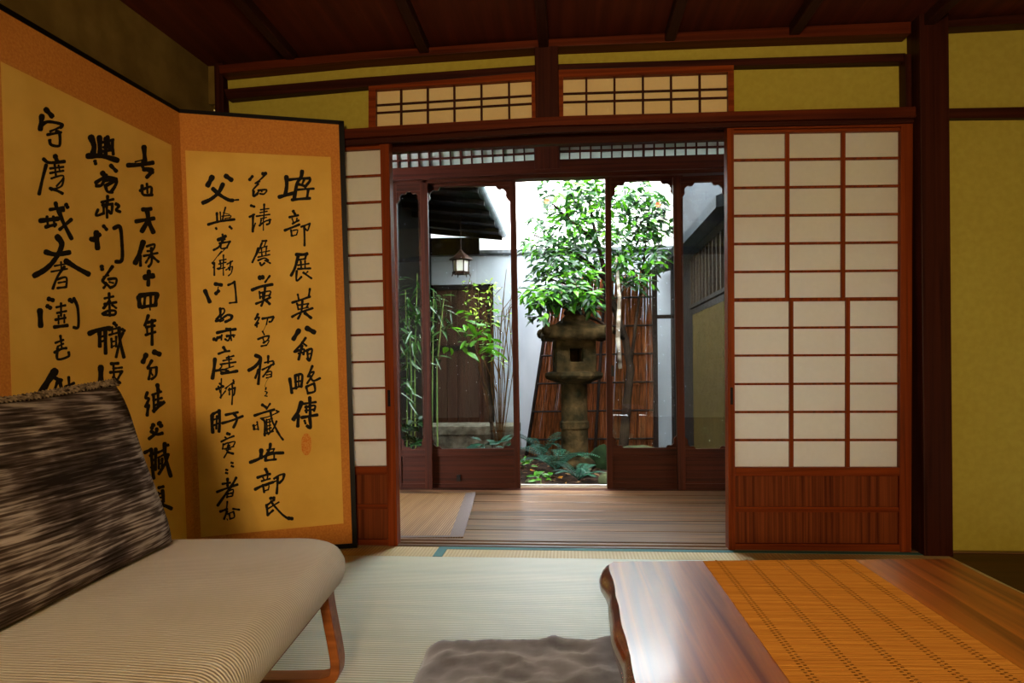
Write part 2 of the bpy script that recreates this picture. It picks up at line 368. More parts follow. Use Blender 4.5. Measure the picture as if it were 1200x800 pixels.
# ------------------------------------------------------------------ sliding glass doors
def glass_door(n, q, Y, sl, sr, rt, glassmat, pull, label, vg=.862):
    r = empty('door_%d' % n, P((q[2][0] + q[3][0]) / 2, q[2][1], Y=Y)); struct(r); r['label'] = label
    Q = Quad(*q, Y); wpx = q[1][0] - q[0][0]; T = .034
    ul, ur = sl / wpx, 1 - sr / wpx; hpx = q[3][1] - q[0][1]; vt = rt / hpx
    m = MB(); Q.bar(m, 0, ul, 0, 1, 0, T); Q.bar(m, ur, 1, 0, 1, 0, T); m.build('stile', 'glassdoor_wood_z', r, bevel=.0015)
    m = MB(); Q.bar(m, ul, ur, 0, vt, .001, T - .001); Q.bar(m, ul, ur, vg, vg + .024, .001, T - .001); Q.bar(m, ul, ur, .972, 1, .001, T - .001)
    m.build('rail', 'glassdoor_wood_x', r, bevel=.0015)
    m = MB(); Q.bar(m, ul - .01, ur + .01, vg + .02, .975, .012, .022); m.build('board_panel', 'glassdoor_wood_x', r)
    m = MB(); Q.bar(m, ul - .01, ur + .01, vt - .005, vg + .005, .016, .020); m.build('pane', glassmat, r)
    # carved corner brackets
    prof = [(0, 0), (17, 0), (14.5, 3.6), (11.5, 4.2), (9.5, 3.4), (7.2, 4.4), (5.2, 6.6), (4.4, 9.6), (5.0, 12), (4.2, 14.5), (0, 19)]
    for cu, cv, sx, sy in ((ul, vt, 1, 1), (ur, vt, -1, 1), (ul, vg, 1, -1), (ur, vg, -1, -1)):
        k = .75 if sy < 0 else 1.0
        k = min(k, (ur - ul) * wpx / 40)
        poly = [Q.w(cu + sx * a * k / wpx, cv + sy * b * k / hpx) + Vector((0, .006, 0)) for a, b in prof]
        MB().prism(poly, (0, .022, 0)).build('corner_bracket', 'glassdoor_wood_x', r)
    if pull:
        m = MB(); Q.bar(m, pull[0], pull[1], pull[2], pull[3], -.002, .02); m.build('finger_pull', 'lacquer_black', r)
glass_door(3, ((452, 213.5), (500.5, 210.5), (507, 576.5), (459, 577)), YG, 12, 8.5, 12, 'dusty_glass', None, 'narrow glass sliding door at the far left of the veranda opening')
glass_door(4, ((489, 210.5), (604, 207.5), (610, 576), (497, 577)), YG + .045, 9, 7, 9, 'pane_glass', (.34, .38, .945, .965), 'wide glass sliding door left of the open gap to the garden')
glass_door(5, ((709, 206), (800, 203), (803, 576), (711.5, 576)), YG + .045, 7, 9, 7, 'pane_glass', (.06, .1, .60, .635), 'wide glass sliding door right of the open gap to the garden')
glass_door(6, ((788.5, 207), (862, 204), (868, 577), (795, 577)), YG, 9, 11, 7, 'dusty_glass', None, 'glass sliding door at the far right of the veranda opening')
# ------------------------------------------------------------------ tatami, floor boards, reed mat
grid_mat('tatami_main', L(228, 224, 198), L(172, 172, 140), 0, 75, 0, .5, .5, .002, tint=L(206, 210, 186), spec=.45, nscale=(1.2, 14, 1))
grid_mat('tatami_strip', L(214, 196, 148), L(186, 162, 110), 70, 0, 0, .6, .3, .003, tint=L(190, 168, 116), spec=.3)
grid_mat('teal_cloth', L(84, 136, 132), L(62, 112, 112), 500, 500, 0, .8, .2, .001)
ys = P(620, 653.4, Z=0).y; ysill = YW + .018; xb = P(1113, 652, Z=0).x
yc = P(515, 641, Z=0)
xs = P(516, 646, Z=0).x
def tatami(x0, x1, y0, y1, m, label, borders):
    t = thing('tatami_mat', ((x0 + x1) / 2, (y0 + y1) / 2, -.02), label, 'tatami mat', 'tatami mats covering the floor')
    MB().box(x0, x1, y0, y1, -.02, 0).build('mat_surface', m, t)
    for b in borders: MB().box(*b, -.019, .0012).build('cloth_border', 'teal_cloth', t)
tatami(-1.43, xb, ys - 1.75, ys - .001, 'tatami_main', 'large pale green tatami mat across the middle of the floor', [])
struct(MB().box(-1.52, xb, -2.5, ys - 1.752, -.02, 0).build('floor_tatami', 'tatami_main'))
tatami(xs + .022, xb, ys + .001, ysill, 'tatami_strip', 'narrow cream tatami strip with long teal border beside the sill', [(xs + .022, xb, ysill - .036, ysill)])
tatami(-1.43, xs, ys + .001, ysill, 'tatami_strip', 'narrow tan tatami strip before the paper door on the left', [(xs - .018, xs + .021, ys + .001, ysill)])
wood('floor_board', L(64, 36, 20), L(88, 52, 28), 'x', .4, fine=30)
o = MB().box(xb + .002, XR - .01, -2.5, ysill + .06, -.02, 0).build('floor_board_right', 'floor_board'); struct(o)
# reed mat on the veranda
a, b = P(558, 577.5, Z=-.008), P(543, 629.6, Z=-.008)
a, b = Vector((a.x, a.y, 0)), Vector((b.x, b.y, 0)); e = (a - b); n_ = Vector((-e.y, e.x, 0)).normalized()
if n_.x > 0: n_ = -n_
grid_mat('reed', L(176, 138, 92), L(104, 76, 44), 85, 0, 0, .55, .5, .002, tint=L(148, 108, 66), nscale=(30, 1, 1))
grid_mat('grey_cloth', L(136, 122, 118), L(112, 100, 98), 700, 700, 0, .8, .2, .001)
t = thing('reed_mat', (b.x - .3, b.y + .5, -.011), 'thin woven reed mat with grey cloth edge on the veranda floor', 'mat')
def flat(p, z0, z1): return MB().prism([Vector((q.x, q.y, z0)) for q in p], (0, 0, z1 - z0))
flat([b, a, a + n_ * 1.3, b + n_ * 1.3], -.011, -.006).build('reed_surface', 'reed', t)
eh = e.normalized()
flat([b, a, a + n_ * .065, b + n_ * .065], -.0065, -.0045).build('cloth_edge', 'grey_cloth', t)
flat([b + n_ * .065, b + eh * .032 + n_ * .065, b + eh * .032 + n_ * 1.3, b + n_ * 1.3], -.0065, -.0045).build('cloth_edge', 'grey_cloth', t)

# ------------------------------------------------------------------ folding screen with calligraphy
BR_ = P(417.5, 640.5, Z=.006); HS = P(403, 142.5, Y=BR_.y).z
def at_h(px, py, h):
    d = P(px, py, D=1.0) - CAM; return CAM + d * ((h - CAM.z) / d.z)
HT = at_h(210, 130, HS); HB = P(229, 652, Z=.006); LT = at_h(-16, -2, HS); LB = P(15, 746, Z=.006)
class Plane:
    def __init__(s, a, b, c):
        s.o = Vector(a); s.n = (Vector(b) - s.o).cross(Vector(c) - s.o).normalized()
        if s.n.dot(CAM - s.o) < 0: s.n = -s.n
    def at(s, px, py, off=0):
        d = P(px, py, D=1.0) - CAM; o = s.o + s.n * off
        return CAM + d * ((o - CAM).dot(s.n) / d.dot(s.n))
mat('silk_border', L(208, 138, 58), L(188, 116, 46), .8, s=130, detail=6, lo=.3, hi=.7, spec=.2)
mat('gold_paper', L(230, 186, 88), L(218, 172, 76), .8, s=5, detail=6, spec=.2)
mat('ink', L(12, 9, 8), None, .7, spec=.2)
mat('seal_red', L(212, 124, 44), L(222, 158, 76), .8, s=160, lo=.4, hi=.6)
def catmull(p, n=6):
    if len(p) < 3: return [tuple(lerp(p[0][i], p[-1][i], t / n) for i in (0, 1)) for t in range(n + 1)]
    q = [p[0]] + p + [p[-1]]; out = []
    for i in range(1, len(q) - 2):
        for t in range(n):
            t /= n
            out.append(tuple(.5 * (2 * q[i][k] + (q[i + 1][k] - q[i - 1][k]) * t + (2 * q[i - 1][k] - 5 * q[i][k] + 4 * q[i + 1][k] - q[i + 2][k]) * t * t
                                   + (3 * q[i][k] - q[i - 1][k] - 3 * q[i + 1][k] + q[i + 2][k]) * t ** 3) for k in (0, 1)))
    return out + [p[-1]]
SN = [0]
def brush(mb, pl, ox, oy, sc, text):
    """brush strokes 'width x y x y ...; ...' laid on the sheet"""
    for st in text.split(';'):
        v = [float(x) for x in st.split()]
        if len(v) < 5: continue
        w = 1.14 * v[0] / sc; pts = [(ox + v[i] / sc, oy + v[i + 1] / sc) for i in range(1, len(v) - 1, 2)]
        c = catmull(pts); N = len(c); Lf = []; Rg = []
        SN[0] += 1; rs = random.Random(SN[0])
        for i, (x, y) in enumerate(c):
            a, b2 = c[max(0, i - 1)], c[min(N - 1, i + 1)]
            dx, dy = b2[0] - a[0], b2[1] - a[1]; l = math.hypot(dx, dy) or 1; dx /= l; dy /= l
            t = i / (N - 1); h = w * .5 * (.86 + .22 * math.cos(t * 6.28) * .5 + .10 * (1 - t) + rs.uniform(-.05, .05))
            if i == 0:
                for k in (.9, .55): Lf.append((x - dx * h * k - dy * h * (1 - k * k) ** .5, y - dy * h * k + dx * h * (1 - k * k) ** .5)); Rg.append((x - dx * h * k + dy * h * (1 - k * k) ** .5, y - dy * h * k - dx * h * (1 - k * k) ** .5))
            Lf.append((x - dy * h, y + dx * h)); Rg.append((x + dy * h, y - dx * h))
            if i == N - 1:
                for k in (.5, .85): Lf.append((x + dx * h * k - dy * h * (1 - k * k) ** .5, y + dy * h * k + dx * h * (1 - k * k) ** .5)); Rg.append((x + dx * h * k + dy * h * (1 - k * k) ** .5, y + dy * h * k - dx * h * (1 - k * k) ** .5))
        off = .0016 + .000003 * (SN[0] % 60); n = len(Lf)
        mb.add([pl.at(*q, off) for q in Lf] + [pl.at(*q, off) for q in Rg], [(i, i + 1, n + i + 1, n + i) for i in range(n - 1)])
ZA, ZB, ZC, ZD, ZE = (0, 110, 4.445), (0, 280, 4.445), (90, 140, 4.444), (90, 300, 4.444), (100, 440, 4.0)
ZF, ZG, ZH, ZI, ZJ = (320, 190, 8), (320, 285, 8), (320, 375, 5), (280, 190, 7.27), (280, 290, 6.667)
ZK, ZL, ZM, ZN, ZO, ZP = (280, 400, 7.27), (280, 505, 7.27), (225, 190, 7.27), (225, 290, 7.27), (225, 390, 6.155), (225, 500, 6.957)
TEXT_LEFT = [
 [(ZA, "26 240 82 270 115;26 218 118 210 182;18 215 165 250 145 322 158 316 174;12 316 172 262 195;14 248 212 318 200;16 295 195 310 205 312 262 298 272 266 264 258 242;12 262 240 262 262;"
       "24 288 325 298 352;18 228 340 258 358 335 352;18 240 372 222 440 204 520;12 262 388 330 380;12 285 368 292 430;10 305 372 312 405;12 262 412 330 400;10 268 440 320 425 330 438 295 480;16 262 492 300 505 325 518;12 330 440 320 480 268 500;"
       "20 290 570 300 600 330 605;20 345 578 352 590;16 262 602 330 592;24 212 660 300 650;14 245 640 250 690;18 240 692 290 680;14 278 640 285 690;22 305 605 330 670 372 752;18 370 655 330 690 312 705"),
  (ZB, "28 300 -10 322 30 290 100 240 155 180 190;26 240 68 290 80 360 70;26 345 115 400 150 460 182;10 285 140 350 128;10 318 120 320 160;10 268 170 350 155;14 335 145 300 195 275 258;12 300 210 345 200 345 250;10 305 228 340 222;12 300 255 345 250;"
       "28 208 375 212 450;22 255 312 275 318;22 248 350 262 358;22 365 318 375 325;16 385 310 405 360 408 455 385 460;12 295 355 340 345;12 318 335 318 400;12 298 385 345 375;14 290 420 340 410;10 305 400 305 440;10 335 395 335 435;18 285 458 350 450;"
       "14 315 505 318 530;12 290 540 330 525;10 300 560 330 545;10 318 530 322 570;14 285 590 320 572 345 568;14 300 570 300 625 355 612 358 590;"
       "36 285 690 250 740 215 800;18 290 725 320 735;16 300 740 280 800;20 310 735 325 800;14 340 770 385 750;14 358 720 362 800;14 345 800 380 780")],
 [(ZC, "30 75 95 90 140 82 185;28 60 190 130 190 210 212;26 118 95 122 180;20 160 92 170 150;14 130 120 190 105;14 140 145 185 135;14 135 165 190 160;20 150 100 150 180;16 185 115 190 180;18 95 218 98 230;20 178 240 205 268;"
       "26 135 280 150 300;18 100 328 150 300 205 310;18 152 290 130 340 102 345;16 205 310 150 318;18 150 345 205 318 200 345 180 375;16 150 350 160 375 185 378;"
       "16 160 400 160 440;14 130 430 190 415;16 135 445 185 440;14 110 470 100 500 135 490;14 140 450 140 490;14 155 440 158 510;14 185 450 180 490 165 475;16 205 440 220 450 205 470 225 480;"
       "18 140 555 155 572;22 80 625 118 600;28 102 590 108 668;22 75 622 90 628;20 195 565 225 560 235 640 235 730 205 740"),
  (ZD, "20 130 55 132 68;16 185 55 160 90 135 125;10 140 108 165 100;14 135 130 150 150 140 165;14 165 120 205 118 200 150 175 165;14 150 140 175 165;10 170 135 190 140;"
       "14 168 195 172 310;12 145 220 190 210;14 145 250 205 240;16 170 235 140 270;12 185 255 205 270;14 135 300 165 285 200 285 195 305 140 305;"
       "24 68 402 110 385 170 375;20 118 395 120 468;20 148 380 150 505;14 122 420 145 415;14 122 445 145 440;18 195 350 205 360;12 170 385 210 375;10 185 370 185 400;12 170 410 215 398;12 180 430 182 475;12 205 420 205 470;10 185 445 205 442;10 185 470 205 465;18 220 375 225 440 245 525;14 240 400 225 440 205 525;16 238 382 248 388;"
       "28 125 580 125 650;16 180 560 215 558;12 190 585 235 580;14 175 605 235 600;12 190 560 195 640;14 235 600 205 655;14 190 630 225 660")],
 [(ZC, "24 350 145 355 215;22 268 238 330 235 395 225;8 305 220 360 205;18 345 220 345 250 395 275;20 350 260 395 262 365 300;"
       "14 330 370 385 350 388 385;16 340 345 345 390 392 392;12 365 335 368 380;"
       "20 345 468 385 465;20 310 530 400 515;24 365 470 370 520 340 580;24 372 530 398 585;"
       "26 345 640 325 700 305 745;16 330 710 332 760;12 365 660 405 650 395 680 368 685;12 350 710 420 695;14 388 670 390 740 375 765;14 395 715 425 740;12 380 712 360 745"),
  (ZD, "28 358 110 395 103;20 375 80 372 150;24 322 215 328 262;22 330 205 415 195 415 215;20 415 200 410 255;18 340 265 410 255;14 355 210 352 250;14 385 205 385 250;8 380 255 382 280;"
       "16 372 310 355 360;16 370 345 408 335;14 362 370 405 362;14 360 410 408 395;12 365 370 368 410;16 392 335 392 460;"
       "24 360 515 345 550;26 405 500 430 510;16 390 545 370 580;12 370 585 415 578;14 385 590 375 640;14 415 580 412 620 390 640;10 385 605 395 620"),
  (ZE, "14 290 80 283 105 298 108 282 145;16 295 140 290 185;18 338 45 342 70;12 315 90 355 75;14 340 60 342 140;12 320 115 358 105;12 325 140 355 125;16 320 165 368 125;12 320 95 322 170;"
       "18 318 232 312 245;22 348 225 355 235;16 335 250 330 270 300 295;16 310 262 335 275 360 270;"
       "16 280 360 310 345;16 310 350 312 400 320 480;14 305 375 330 360;12 312 400 330 390;12 310 430 330 415;16 330 345 328 440;12 340 360 365 350;10 342 385 368 370;12 345 395 345 435;12 360 390 360 430;10 345 415 360 410;18 372 320 375 380 400 470;14 388 370 375 410 345 460;14 375 330 388 325;"
       "14 345 525 365 520;12 340 555 365 550;14 340 550 342 590;16 362 540 365 590 345 625;10 342 572 365 570;18 350 605 375 610 402 622;12 342 592 368 588;"
       "16 362 680 372 700;14 365 715 385 705;14 370 690 370 745;14 365 740 382 725")]]
TEXT_RIGHT = [
 [(ZF, "38 125 140 128 220 115 305;34 60 325 115 310 190 290;34 272 88 262 140 225 200 200 330;26 150 165 230 155 340 150;28 340 150 345 175 300 230;26 235 205 300 225;22 230 258 300 252 380 248;26 330 255 318 340;28 180 352 250 345 345 338;22 290 165 270 215;"
       "26 190 460 205 485;22 155 515 235 497;14 180 530 190 560;14 225 525 215 560;20 185 575 240 545;24 112 638 170 615 245 585;20 170 640 175 690;14 190 640 230 635 220 680;14 185 690 220 680;18 265 605 345 575;16 345 575 325 640 305 625;20 292 600 295 700 295 780"),
  (ZG, "30 220 105 285 105 318 98;22 312 105 300 145;18 235 155 300 145;28 235 120 205 230 170 300;16 235 205 335 190;18 260 170 265 240;16 300 165 300 235;20 235 240 350 235;20 222 260 220 350 265 315;20 285 275 320 300 360 328;14 325 265 300 290;"
       "18 232 480 240 520;20 345 428 335 495;22 182 555 260 530 345 500;18 225 565 235 610;16 235 580 330 565;18 330 565 315 600;22 180 688 240 655 370 608;22 275 540 265 640 235 705;28 300 655 355 698;14 235 620 330 600"),
  (ZH, "26 150 62 120 110;28 200 48 240 70;14 190 105 165 140 125 185;12 170 130 195 150;14 130 185 180 170 178 200;16 170 150 150 230;12 150 195 170 190;14 200 175 205 230;14 195 180 228 170 215 235 200 225;10 200 200 222 195;"
       "18 98 345 110 425;16 130 325 170 320 165 390;16 130 330 135 400;12 130 362 170 355;12 120 400 170 385;10 150 325 150 390;14 230 270 205 330;12 215 310 240 305 200 370;14 215 325 235 355 275 340;14 195 390 240 370;14 195 395 205 430;14 240 370 245 415 205 428;"
       "24 165 485 145 540 120 580;20 148 560 145 620;14 180 490 250 480;18 215 455 218 560;14 190 510 245 500 240 530;12 190 530 240 522;14 195 505 195 540;18 170 570 258 555;18 215 575 220 630 200 620;14 185 590 190 605")],
 [(ZI, "24 92 148 115 120;28 205 98 228 95;16 225 105 180 150 140 180;10 150 180 180 165;16 165 185 120 235 125 250;22 125 250 125 290 160 265;16 165 240 235 235 215 270 180 268;14 150 270 180 240 195 250;"
       "22 105 370 130 378;18 92 465 130 445;20 120 450 118 590;12 118 590 140 520;18 215 360 215 400;12 185 405 255 395;12 180 430 240 418;14 150 460 262 445;14 215 400 212 480;10 185 480 235 470;16 175 540 220 505 270 490;18 262 490 260 520 238 530;10 208 480 208 580;14 190 490 180 540;"
       "18 200 672 235 668;12 230 675 215 720;12 190 730 240 715;16 195 690 165 760 140 800"),
  (ZJ, "16 150 5 130 60 105 115;10 160 40 240 25;12 175 5 180 60;12 215 0 210 50;12 150 75 240 55;14 150 100 200 82 230 100;16 165 120 175 140 200 120;14 205 100 245 122;"
       "36 165 235 185 232;16 240 222 205 270;24 105 330 170 305 260 288;14 160 345 165 395;14 165 355 245 340 235 380;12 170 385 245 370;18 205 300 195 400 175 455;18 135 438 180 420 245 390;22 215 415 240 440;12 185 350 185 400;"
       "18 148 520 128 560;14 128 555 160 545 130 600;18 130 605 150 590;12 145 590 140 620;18 185 555 225 548 268 540;16 270 545 255 575 238 580;12 225 550 215 600;4 215 600 190 650;"
       "12 185 655 198 680;16 150 715 200 695 232 690;14 235 690 225 720 190 745;12 185 700 200 745;10 190 740 235 725 215 765;14 175 770 215 762"),
  (ZK, "30 145 120 185 145 140 210 85 245;24 185 150 175 260 165 360;20 165 240 140 310;20 250 125 248 180;14 220 180 290 165;16 295 175 290 200;16 200 240 240 220 300 190;16 275 200 235 260 205 300;14 230 265 275 255 275 300;12 235 285 270 280;12 235 310 275 300;3 250 315 230 350 220 385;"
       "14 230 395 228 408;12 225 425 240 432;12 240 435 232 450;12 222 462 240 466;"
       "24 200 540 230 560;16 265 530 235 575;22 135 630 210 605 300 580;16 320 590 340 598;12 185 655 250 640 330 605;20 200 660 220 690 220 800;18 270 600 285 680 345 795;16 320 680 295 740 250 790;12 235 670 285 655;12 235 690 270 682;14 235 665 240 770;12 262 670 262 760;12 240 720 270 712;14 235 750 275 735;22 125 715 130 745;14 155 685 165 750;10 130 720 160 705;12 125 750 165 745"),
  (ZL, "18 325 0 350 40 375 72;16 215 25 250 15 290 0;34 190 165 188 225;26 98 265 150 245 215 215 290 190 375 185;24 268 110 262 150 235 200 225 245;14 240 160 300 150;14 300 150 285 195;12 240 185 290 175;16 300 195 300 240;20 225 250 315 240;"
       "26 228 325 240 350;22 160 395 220 375 265 365;14 205 395 215 415;14 245 385 240 410;16 195 425 265 405;24 140 495 200 465 290 435;20 205 460 215 520;12 225 465 255 460 250 500;14 215 510 250 498;18 300 405 345 375 385 365;22 385 370 375 410 345 440;22 330 395 328 460 322 530;14 300 430 330 420;"
       "26 270 572 300 568;18 300 585 240 630;22 235 630 245 715;20 245 715 290 675;14 240 665 340 605;20 275 600 300 635 370 710 420 745;30 425 742 452 745")],
 [(ZM, "44 170 130 135 195;38 290 118 335 150;34 262 190 225 260 160 315 95 345;32 180 228 240 280 310 320 345 325;16 330 325 395 320;"
       "20 212 435 215 510;12 240 425 245 500;14 285 385 270 440 260 495;8 265 430 320 445;10 255 460 330 455 320 475;10 280 480 330 470;22 140 530 230 505 360 487;20 205 562 208 568;20 322 550 338 565;"
       "28 225 660 285 630;16 260 615 265 660;18 225 665 280 655;20 265 660 230 720 185 748;18 235 690 300 680 325 675;16 320 680 300 720;16 245 700 250 735 300 728;8 280 740 240 780 220 800"),
  (ZN, "8 250 30 215 75 175 130;18 175 130 190 150 185 170;16 190 130 190 235;14 268 65 268 120;12 235 110 290 100;12 230 140 290 125;14 240 120 245 165 215 180;12 225 185 280 170;12 265 130 268 235;12 300 140 345 115;10 310 170 345 160;16 330 120 320 190;12 345 165 335 215 310 240;12 290 190 315 175;"
       "34 112 370 150 460;30 200 310 250 318;30 205 390 225 370;8 225 335 215 370;20 310 318 330 310 360 295;18 362 290 372 380 378 465;16 380 465 320 472;"
       "22 240 520 240 570 210 610;16 240 525 270 520 275 550 240 590;22 205 625 240 615 300 575 340 580;24 340 585 330 610 285 632;14 240 590 270 615 240 630;"
       "16 290 690 330 690;24 215 725 290 708 370 695;14 325 690 335 790;12 295 760 365 745;16 350 750 355 760"),
  (ZO, "24 160 45 175 50;22 185 35 205 30;12 215 15 212 50;14 240 45 262 55 275 20;14 250 20 300 15;"
       "22 228 105 240 125;16 192 150 235 135 270 130;26 165 190 160 250 148 325;14 250 180 300 165;12 225 200 285 188;14 215 225 315 210;14 265 170 270 245;12 205 225 215 240 195 265;18 170 272 230 265 260 275;22 215 290 270 285 325 275;12 200 265 215 290;10 240 260 300 240;"
       "10 212 330 208 470;18 178 405 225 385;14 200 365 215 380;12 190 385 205 430;12 205 465 240 420;5 240 420 262 380;10 240 400 305 350;12 298 340 302 365;14 265 410 310 395;14 310 395 305 440 295 450;12 270 400 270 445;12 290 370 292 440 288 515;"
       "26 145 595 145 660 150 715;20 150 585 200 560;22 195 560 200 630 195 710;14 155 625 190 615;14 160 665 195 650;16 180 600 175 690;18 245 590 330 572;18 220 650 290 630 365 600;20 300 580 325 620 300 680"),
  (ZP, "24 290 55 305 60;16 240 120 290 95 340 75;14 270 85 285 95;14 255 140 250 180;14 260 145 295 130 290 165;12 300 130 350 120 335 160;12 265 180 340 160;14 305 150 290 200 262 250;12 280 190 315 180;20 290 205 310 212 335 218;"
       "18 322 292 332 295;18 325 320 336 324;18 280 350 288 352;18 278 375 288 378;"
       "22 290 425 290 480;18 250 465 310 455;20 360 415 330 470;20 205 530 270 505 370 470;22 330 470 280 540 210 640;14 285 530 335 510 330 560;16 290 545 325 540;14 290 570 325 565;16 290 540 285 575;"
       "14 288 610 285 640 280 690;20 232 690 285 670;18 285 690 262 750;16 335 668 385 675;12 290 710 340 690;14 305 715 310 750;14 340 695 345 735 310 750;8 285 750 290 760")]]
scr = thing('folding_screen', (HB.x, HB.y, 0), 'tall gold folding screen covered in black brush calligraphy against the left wall', 'folding screen')
def screen_panel(corners, paper, text, frame_px, plane):
    T = .016
    c = [plane.at(*x) for x in corners]
    pn = MB().prism([c[0], c[1], c[2], c[3]], plane.n * -T).build('panel', 'silk_border', scr)
    # black lacquer frame along the outer edges
    m = MB()
    for quad in frame_px:
        a = [plane.at(*x, .004) for x in quad]; m.prism(a, plane.n * -(T + .007))
    m.build('frame', 'lacquer_black', pn)
    a = [plane.at(*x, .0002) for x in paper]
    MB().prism(a, plane.n * .0008).build('paper_sheet', 'gold_paper', pn)
    for col in text:
        m = MB()
        for (ox, oy, sc), s in col: brush(m, plane, ox, oy, sc, s)
        m.build('calligraphy_column', 'ink', pn)
    return pn
PL2 = Plane(HT, HB, BR_); PL1 = Plane(HT, HB, LB)
lt = (-36, -13.6); lb = (-4, 754.5)
screen_panel([lt, (210, 130), (229, 652), lb], [(.8, 72), (200.7, 170), (219, 640), (22, 716)], TEXT_LEFT,
             [[(-36, -17.5), (210.5, 127.5), (210.5, 131.8), (-36, -10.5)], [(-4, 749.5), (229, 648), (229, 654), (-4, 757.5)], [(-40, -17), (-33, -13), (-1, 754), (-8, 758)]], PL1)
p2 = screen_panel([(210, 130), (403, 142.5), (417.5, 640.5), (229, 652)], [(217, 176.3), (387.4, 184), (402.6, 613), (235.5, 629)], TEXT_RIGHT,
             [[(209.5, 127.5), (403, 141.5), (403, 146), (209.5, 131.8)], [(396.8, 143), (403, 141.5), (418.5, 641.5), (412.8, 638)], [(229, 648.5), (413, 636.5), (418.5, 641.5), (229, 654)]], PL2)
m = MB(); m.add([PL2.at(359 + 6.2 * math.cos(k * .2618) * (1 if abs(math.cos(k * .2618)) < .9 else .95), 520.5 + 13 * math.sin(k * .2618), .0014) for k in range(24)], [tuple(range(24))])
m.build('seal', 'seal_red', p2)

# ------------------------------------------------------------------ low sofa, throw pillow, floor cushion
def rr(x0, x1, d0, d1, rad, inset, n=7):     # rounded rectangle outline in camera-aligned floor coordinates
    x0 += inset; x1 -= inset; d0 += inset; d1 -= inset; r = max(.004, rad - inset); out = []
    for cx, cy, a0 in ((x1 - r, d0 + r, -90), (x1 - r, d1 - r, 0), (x0 + r, d1 - r, 90), (x0 + r, d0 + r, 180)):
        for k in range(n): a = math.radians(a0 + 90 * k / (n - 1)); out.append((cx + r * math.cos(a), cy + r * math.sin(a)))
    return out
grid_mat('knit_cover', L(240, 228, 204), L(204, 188, 158), 0, 120, 0, .9, .5, .002, tint=L(226, 212, 184), spec=.1, nscale=(4, 4, 4))
MATS['knit_cover'].node_tree.nodes['Principled BSDF'].inputs['Sheen Weight'].default_value = .2
wood('bent_wood', L(120, 66, 30), L(158, 94, 46), 'x', .4, fine=50)
sofa = thing('sofa', CW(-.8, 1.0, 0), 'low sofa with beige knitted seat and bent wooden legs in left foreground', 'sofa')
def cushion(x0, x1, d0, d1, rad, z0, z1, e, dome, steps=7):
    R = []
    for k in range(steps):
        t = math.radians(-90 + 90 * k / (steps - 1)); R.append([CW(x, d, z0 + e * (1 + math.sin(t))) for x, d in rr(x0, x1, d0, d1, rad, e * (1 - math.cos(t)) * .7)])
    for k in range(steps):
        t = math.radians(90 * k / (steps - 1)); R.append([CW(x, d, z1 - e * (1 - math.sin(t))) for x, d in rr(x0, x1, d0, d1, rad, e * (1 - math.cos(t)))])
    for k in range(1, 5): R.append([CW(x, d, z1 + dome * math.sin(k / 4 * 1.57)) for x, d in rr(x0, x1, d0, d1, rad, e + (.26 - e) * k / 4)])
    return MB().rings(R)
cushion(-1.12, -.428, .30, 1.865, .15, .215, .318, .048, .006).build('seat_cushion', 'knit_cover', sofa, smooth=True)
def bent(dep, name):
    m = MB(); path = []
    for x, z in ((-.458, .225), (-.454, .19), (-.436, .09), (-.432, .05), (-.439, .024), (-.464, .014), (-.5, .012), (-.7, .012), (-.95, .012)): path.append((x, z))
    c = catmull(path, 5); R = []
    for i, (x, z) in enumerate(c):
        a, b2 = c[max(0, i - 1)], c[min(len(c) - 1, i + 1)]; dx, dz = b2[0] - a[0], b2[1] - a[1]; l = math.hypot(dx, dz); nx, nz = -dz / l, dx / l; h = .0115
        R.append([CW(x + nx * h, dep - .028, z + nz * h), CW(x + nx * h, dep + .028, z + nz * h), CW(x - nx * h, dep + .028, z - nz * h), CW(x - nx * h, dep - .028, z - nz * h)])
    m.rings(R); return m.build(name, 'bent_wood', sofa, bevel=.003)
bent(1.665, 'leg'); bent(.62, 'leg')
m = MB(); m.rings([[CW(-1.1, .35, .175), CW(-.46, .35, .2), CW(-.46, .35, .222), CW(-1.1, .35, .222)], [CW(-1.1, 1.72, .175), CW(-.46, 1.72, .2), CW(-.46, 1.72, .222), CW(-1.1, 1.72, .222)]])
m.build('seat_frame', 'bent_wood', sofa)
for d in (1.50, .5): MB().hexa([CW(-1.06, d, .002), CW(-1.02, d, .002), CW(-1.0, d, .2), CW(-1.04, d, .2)], [CW(-1.06, d + .05, .0), CW(-1.02, d + .05, .0), CW(-1.0, d + .05, .2), CW(-1.04, d + .05, .2)]).build('leg', 'bent_wood', sofa)
m = MB()
R = []
for k in range(9):
    t = k / 8; R.append([CW(-1.015 - .12 * t + dx, d, .26 + .34 * t) for dx, d in ((0, .4), (.06, .4), (.06, 1.6), (0, 1.6))])
m.rings(R).build('backrest', 'bent_wood', sofa, bevel=.02)

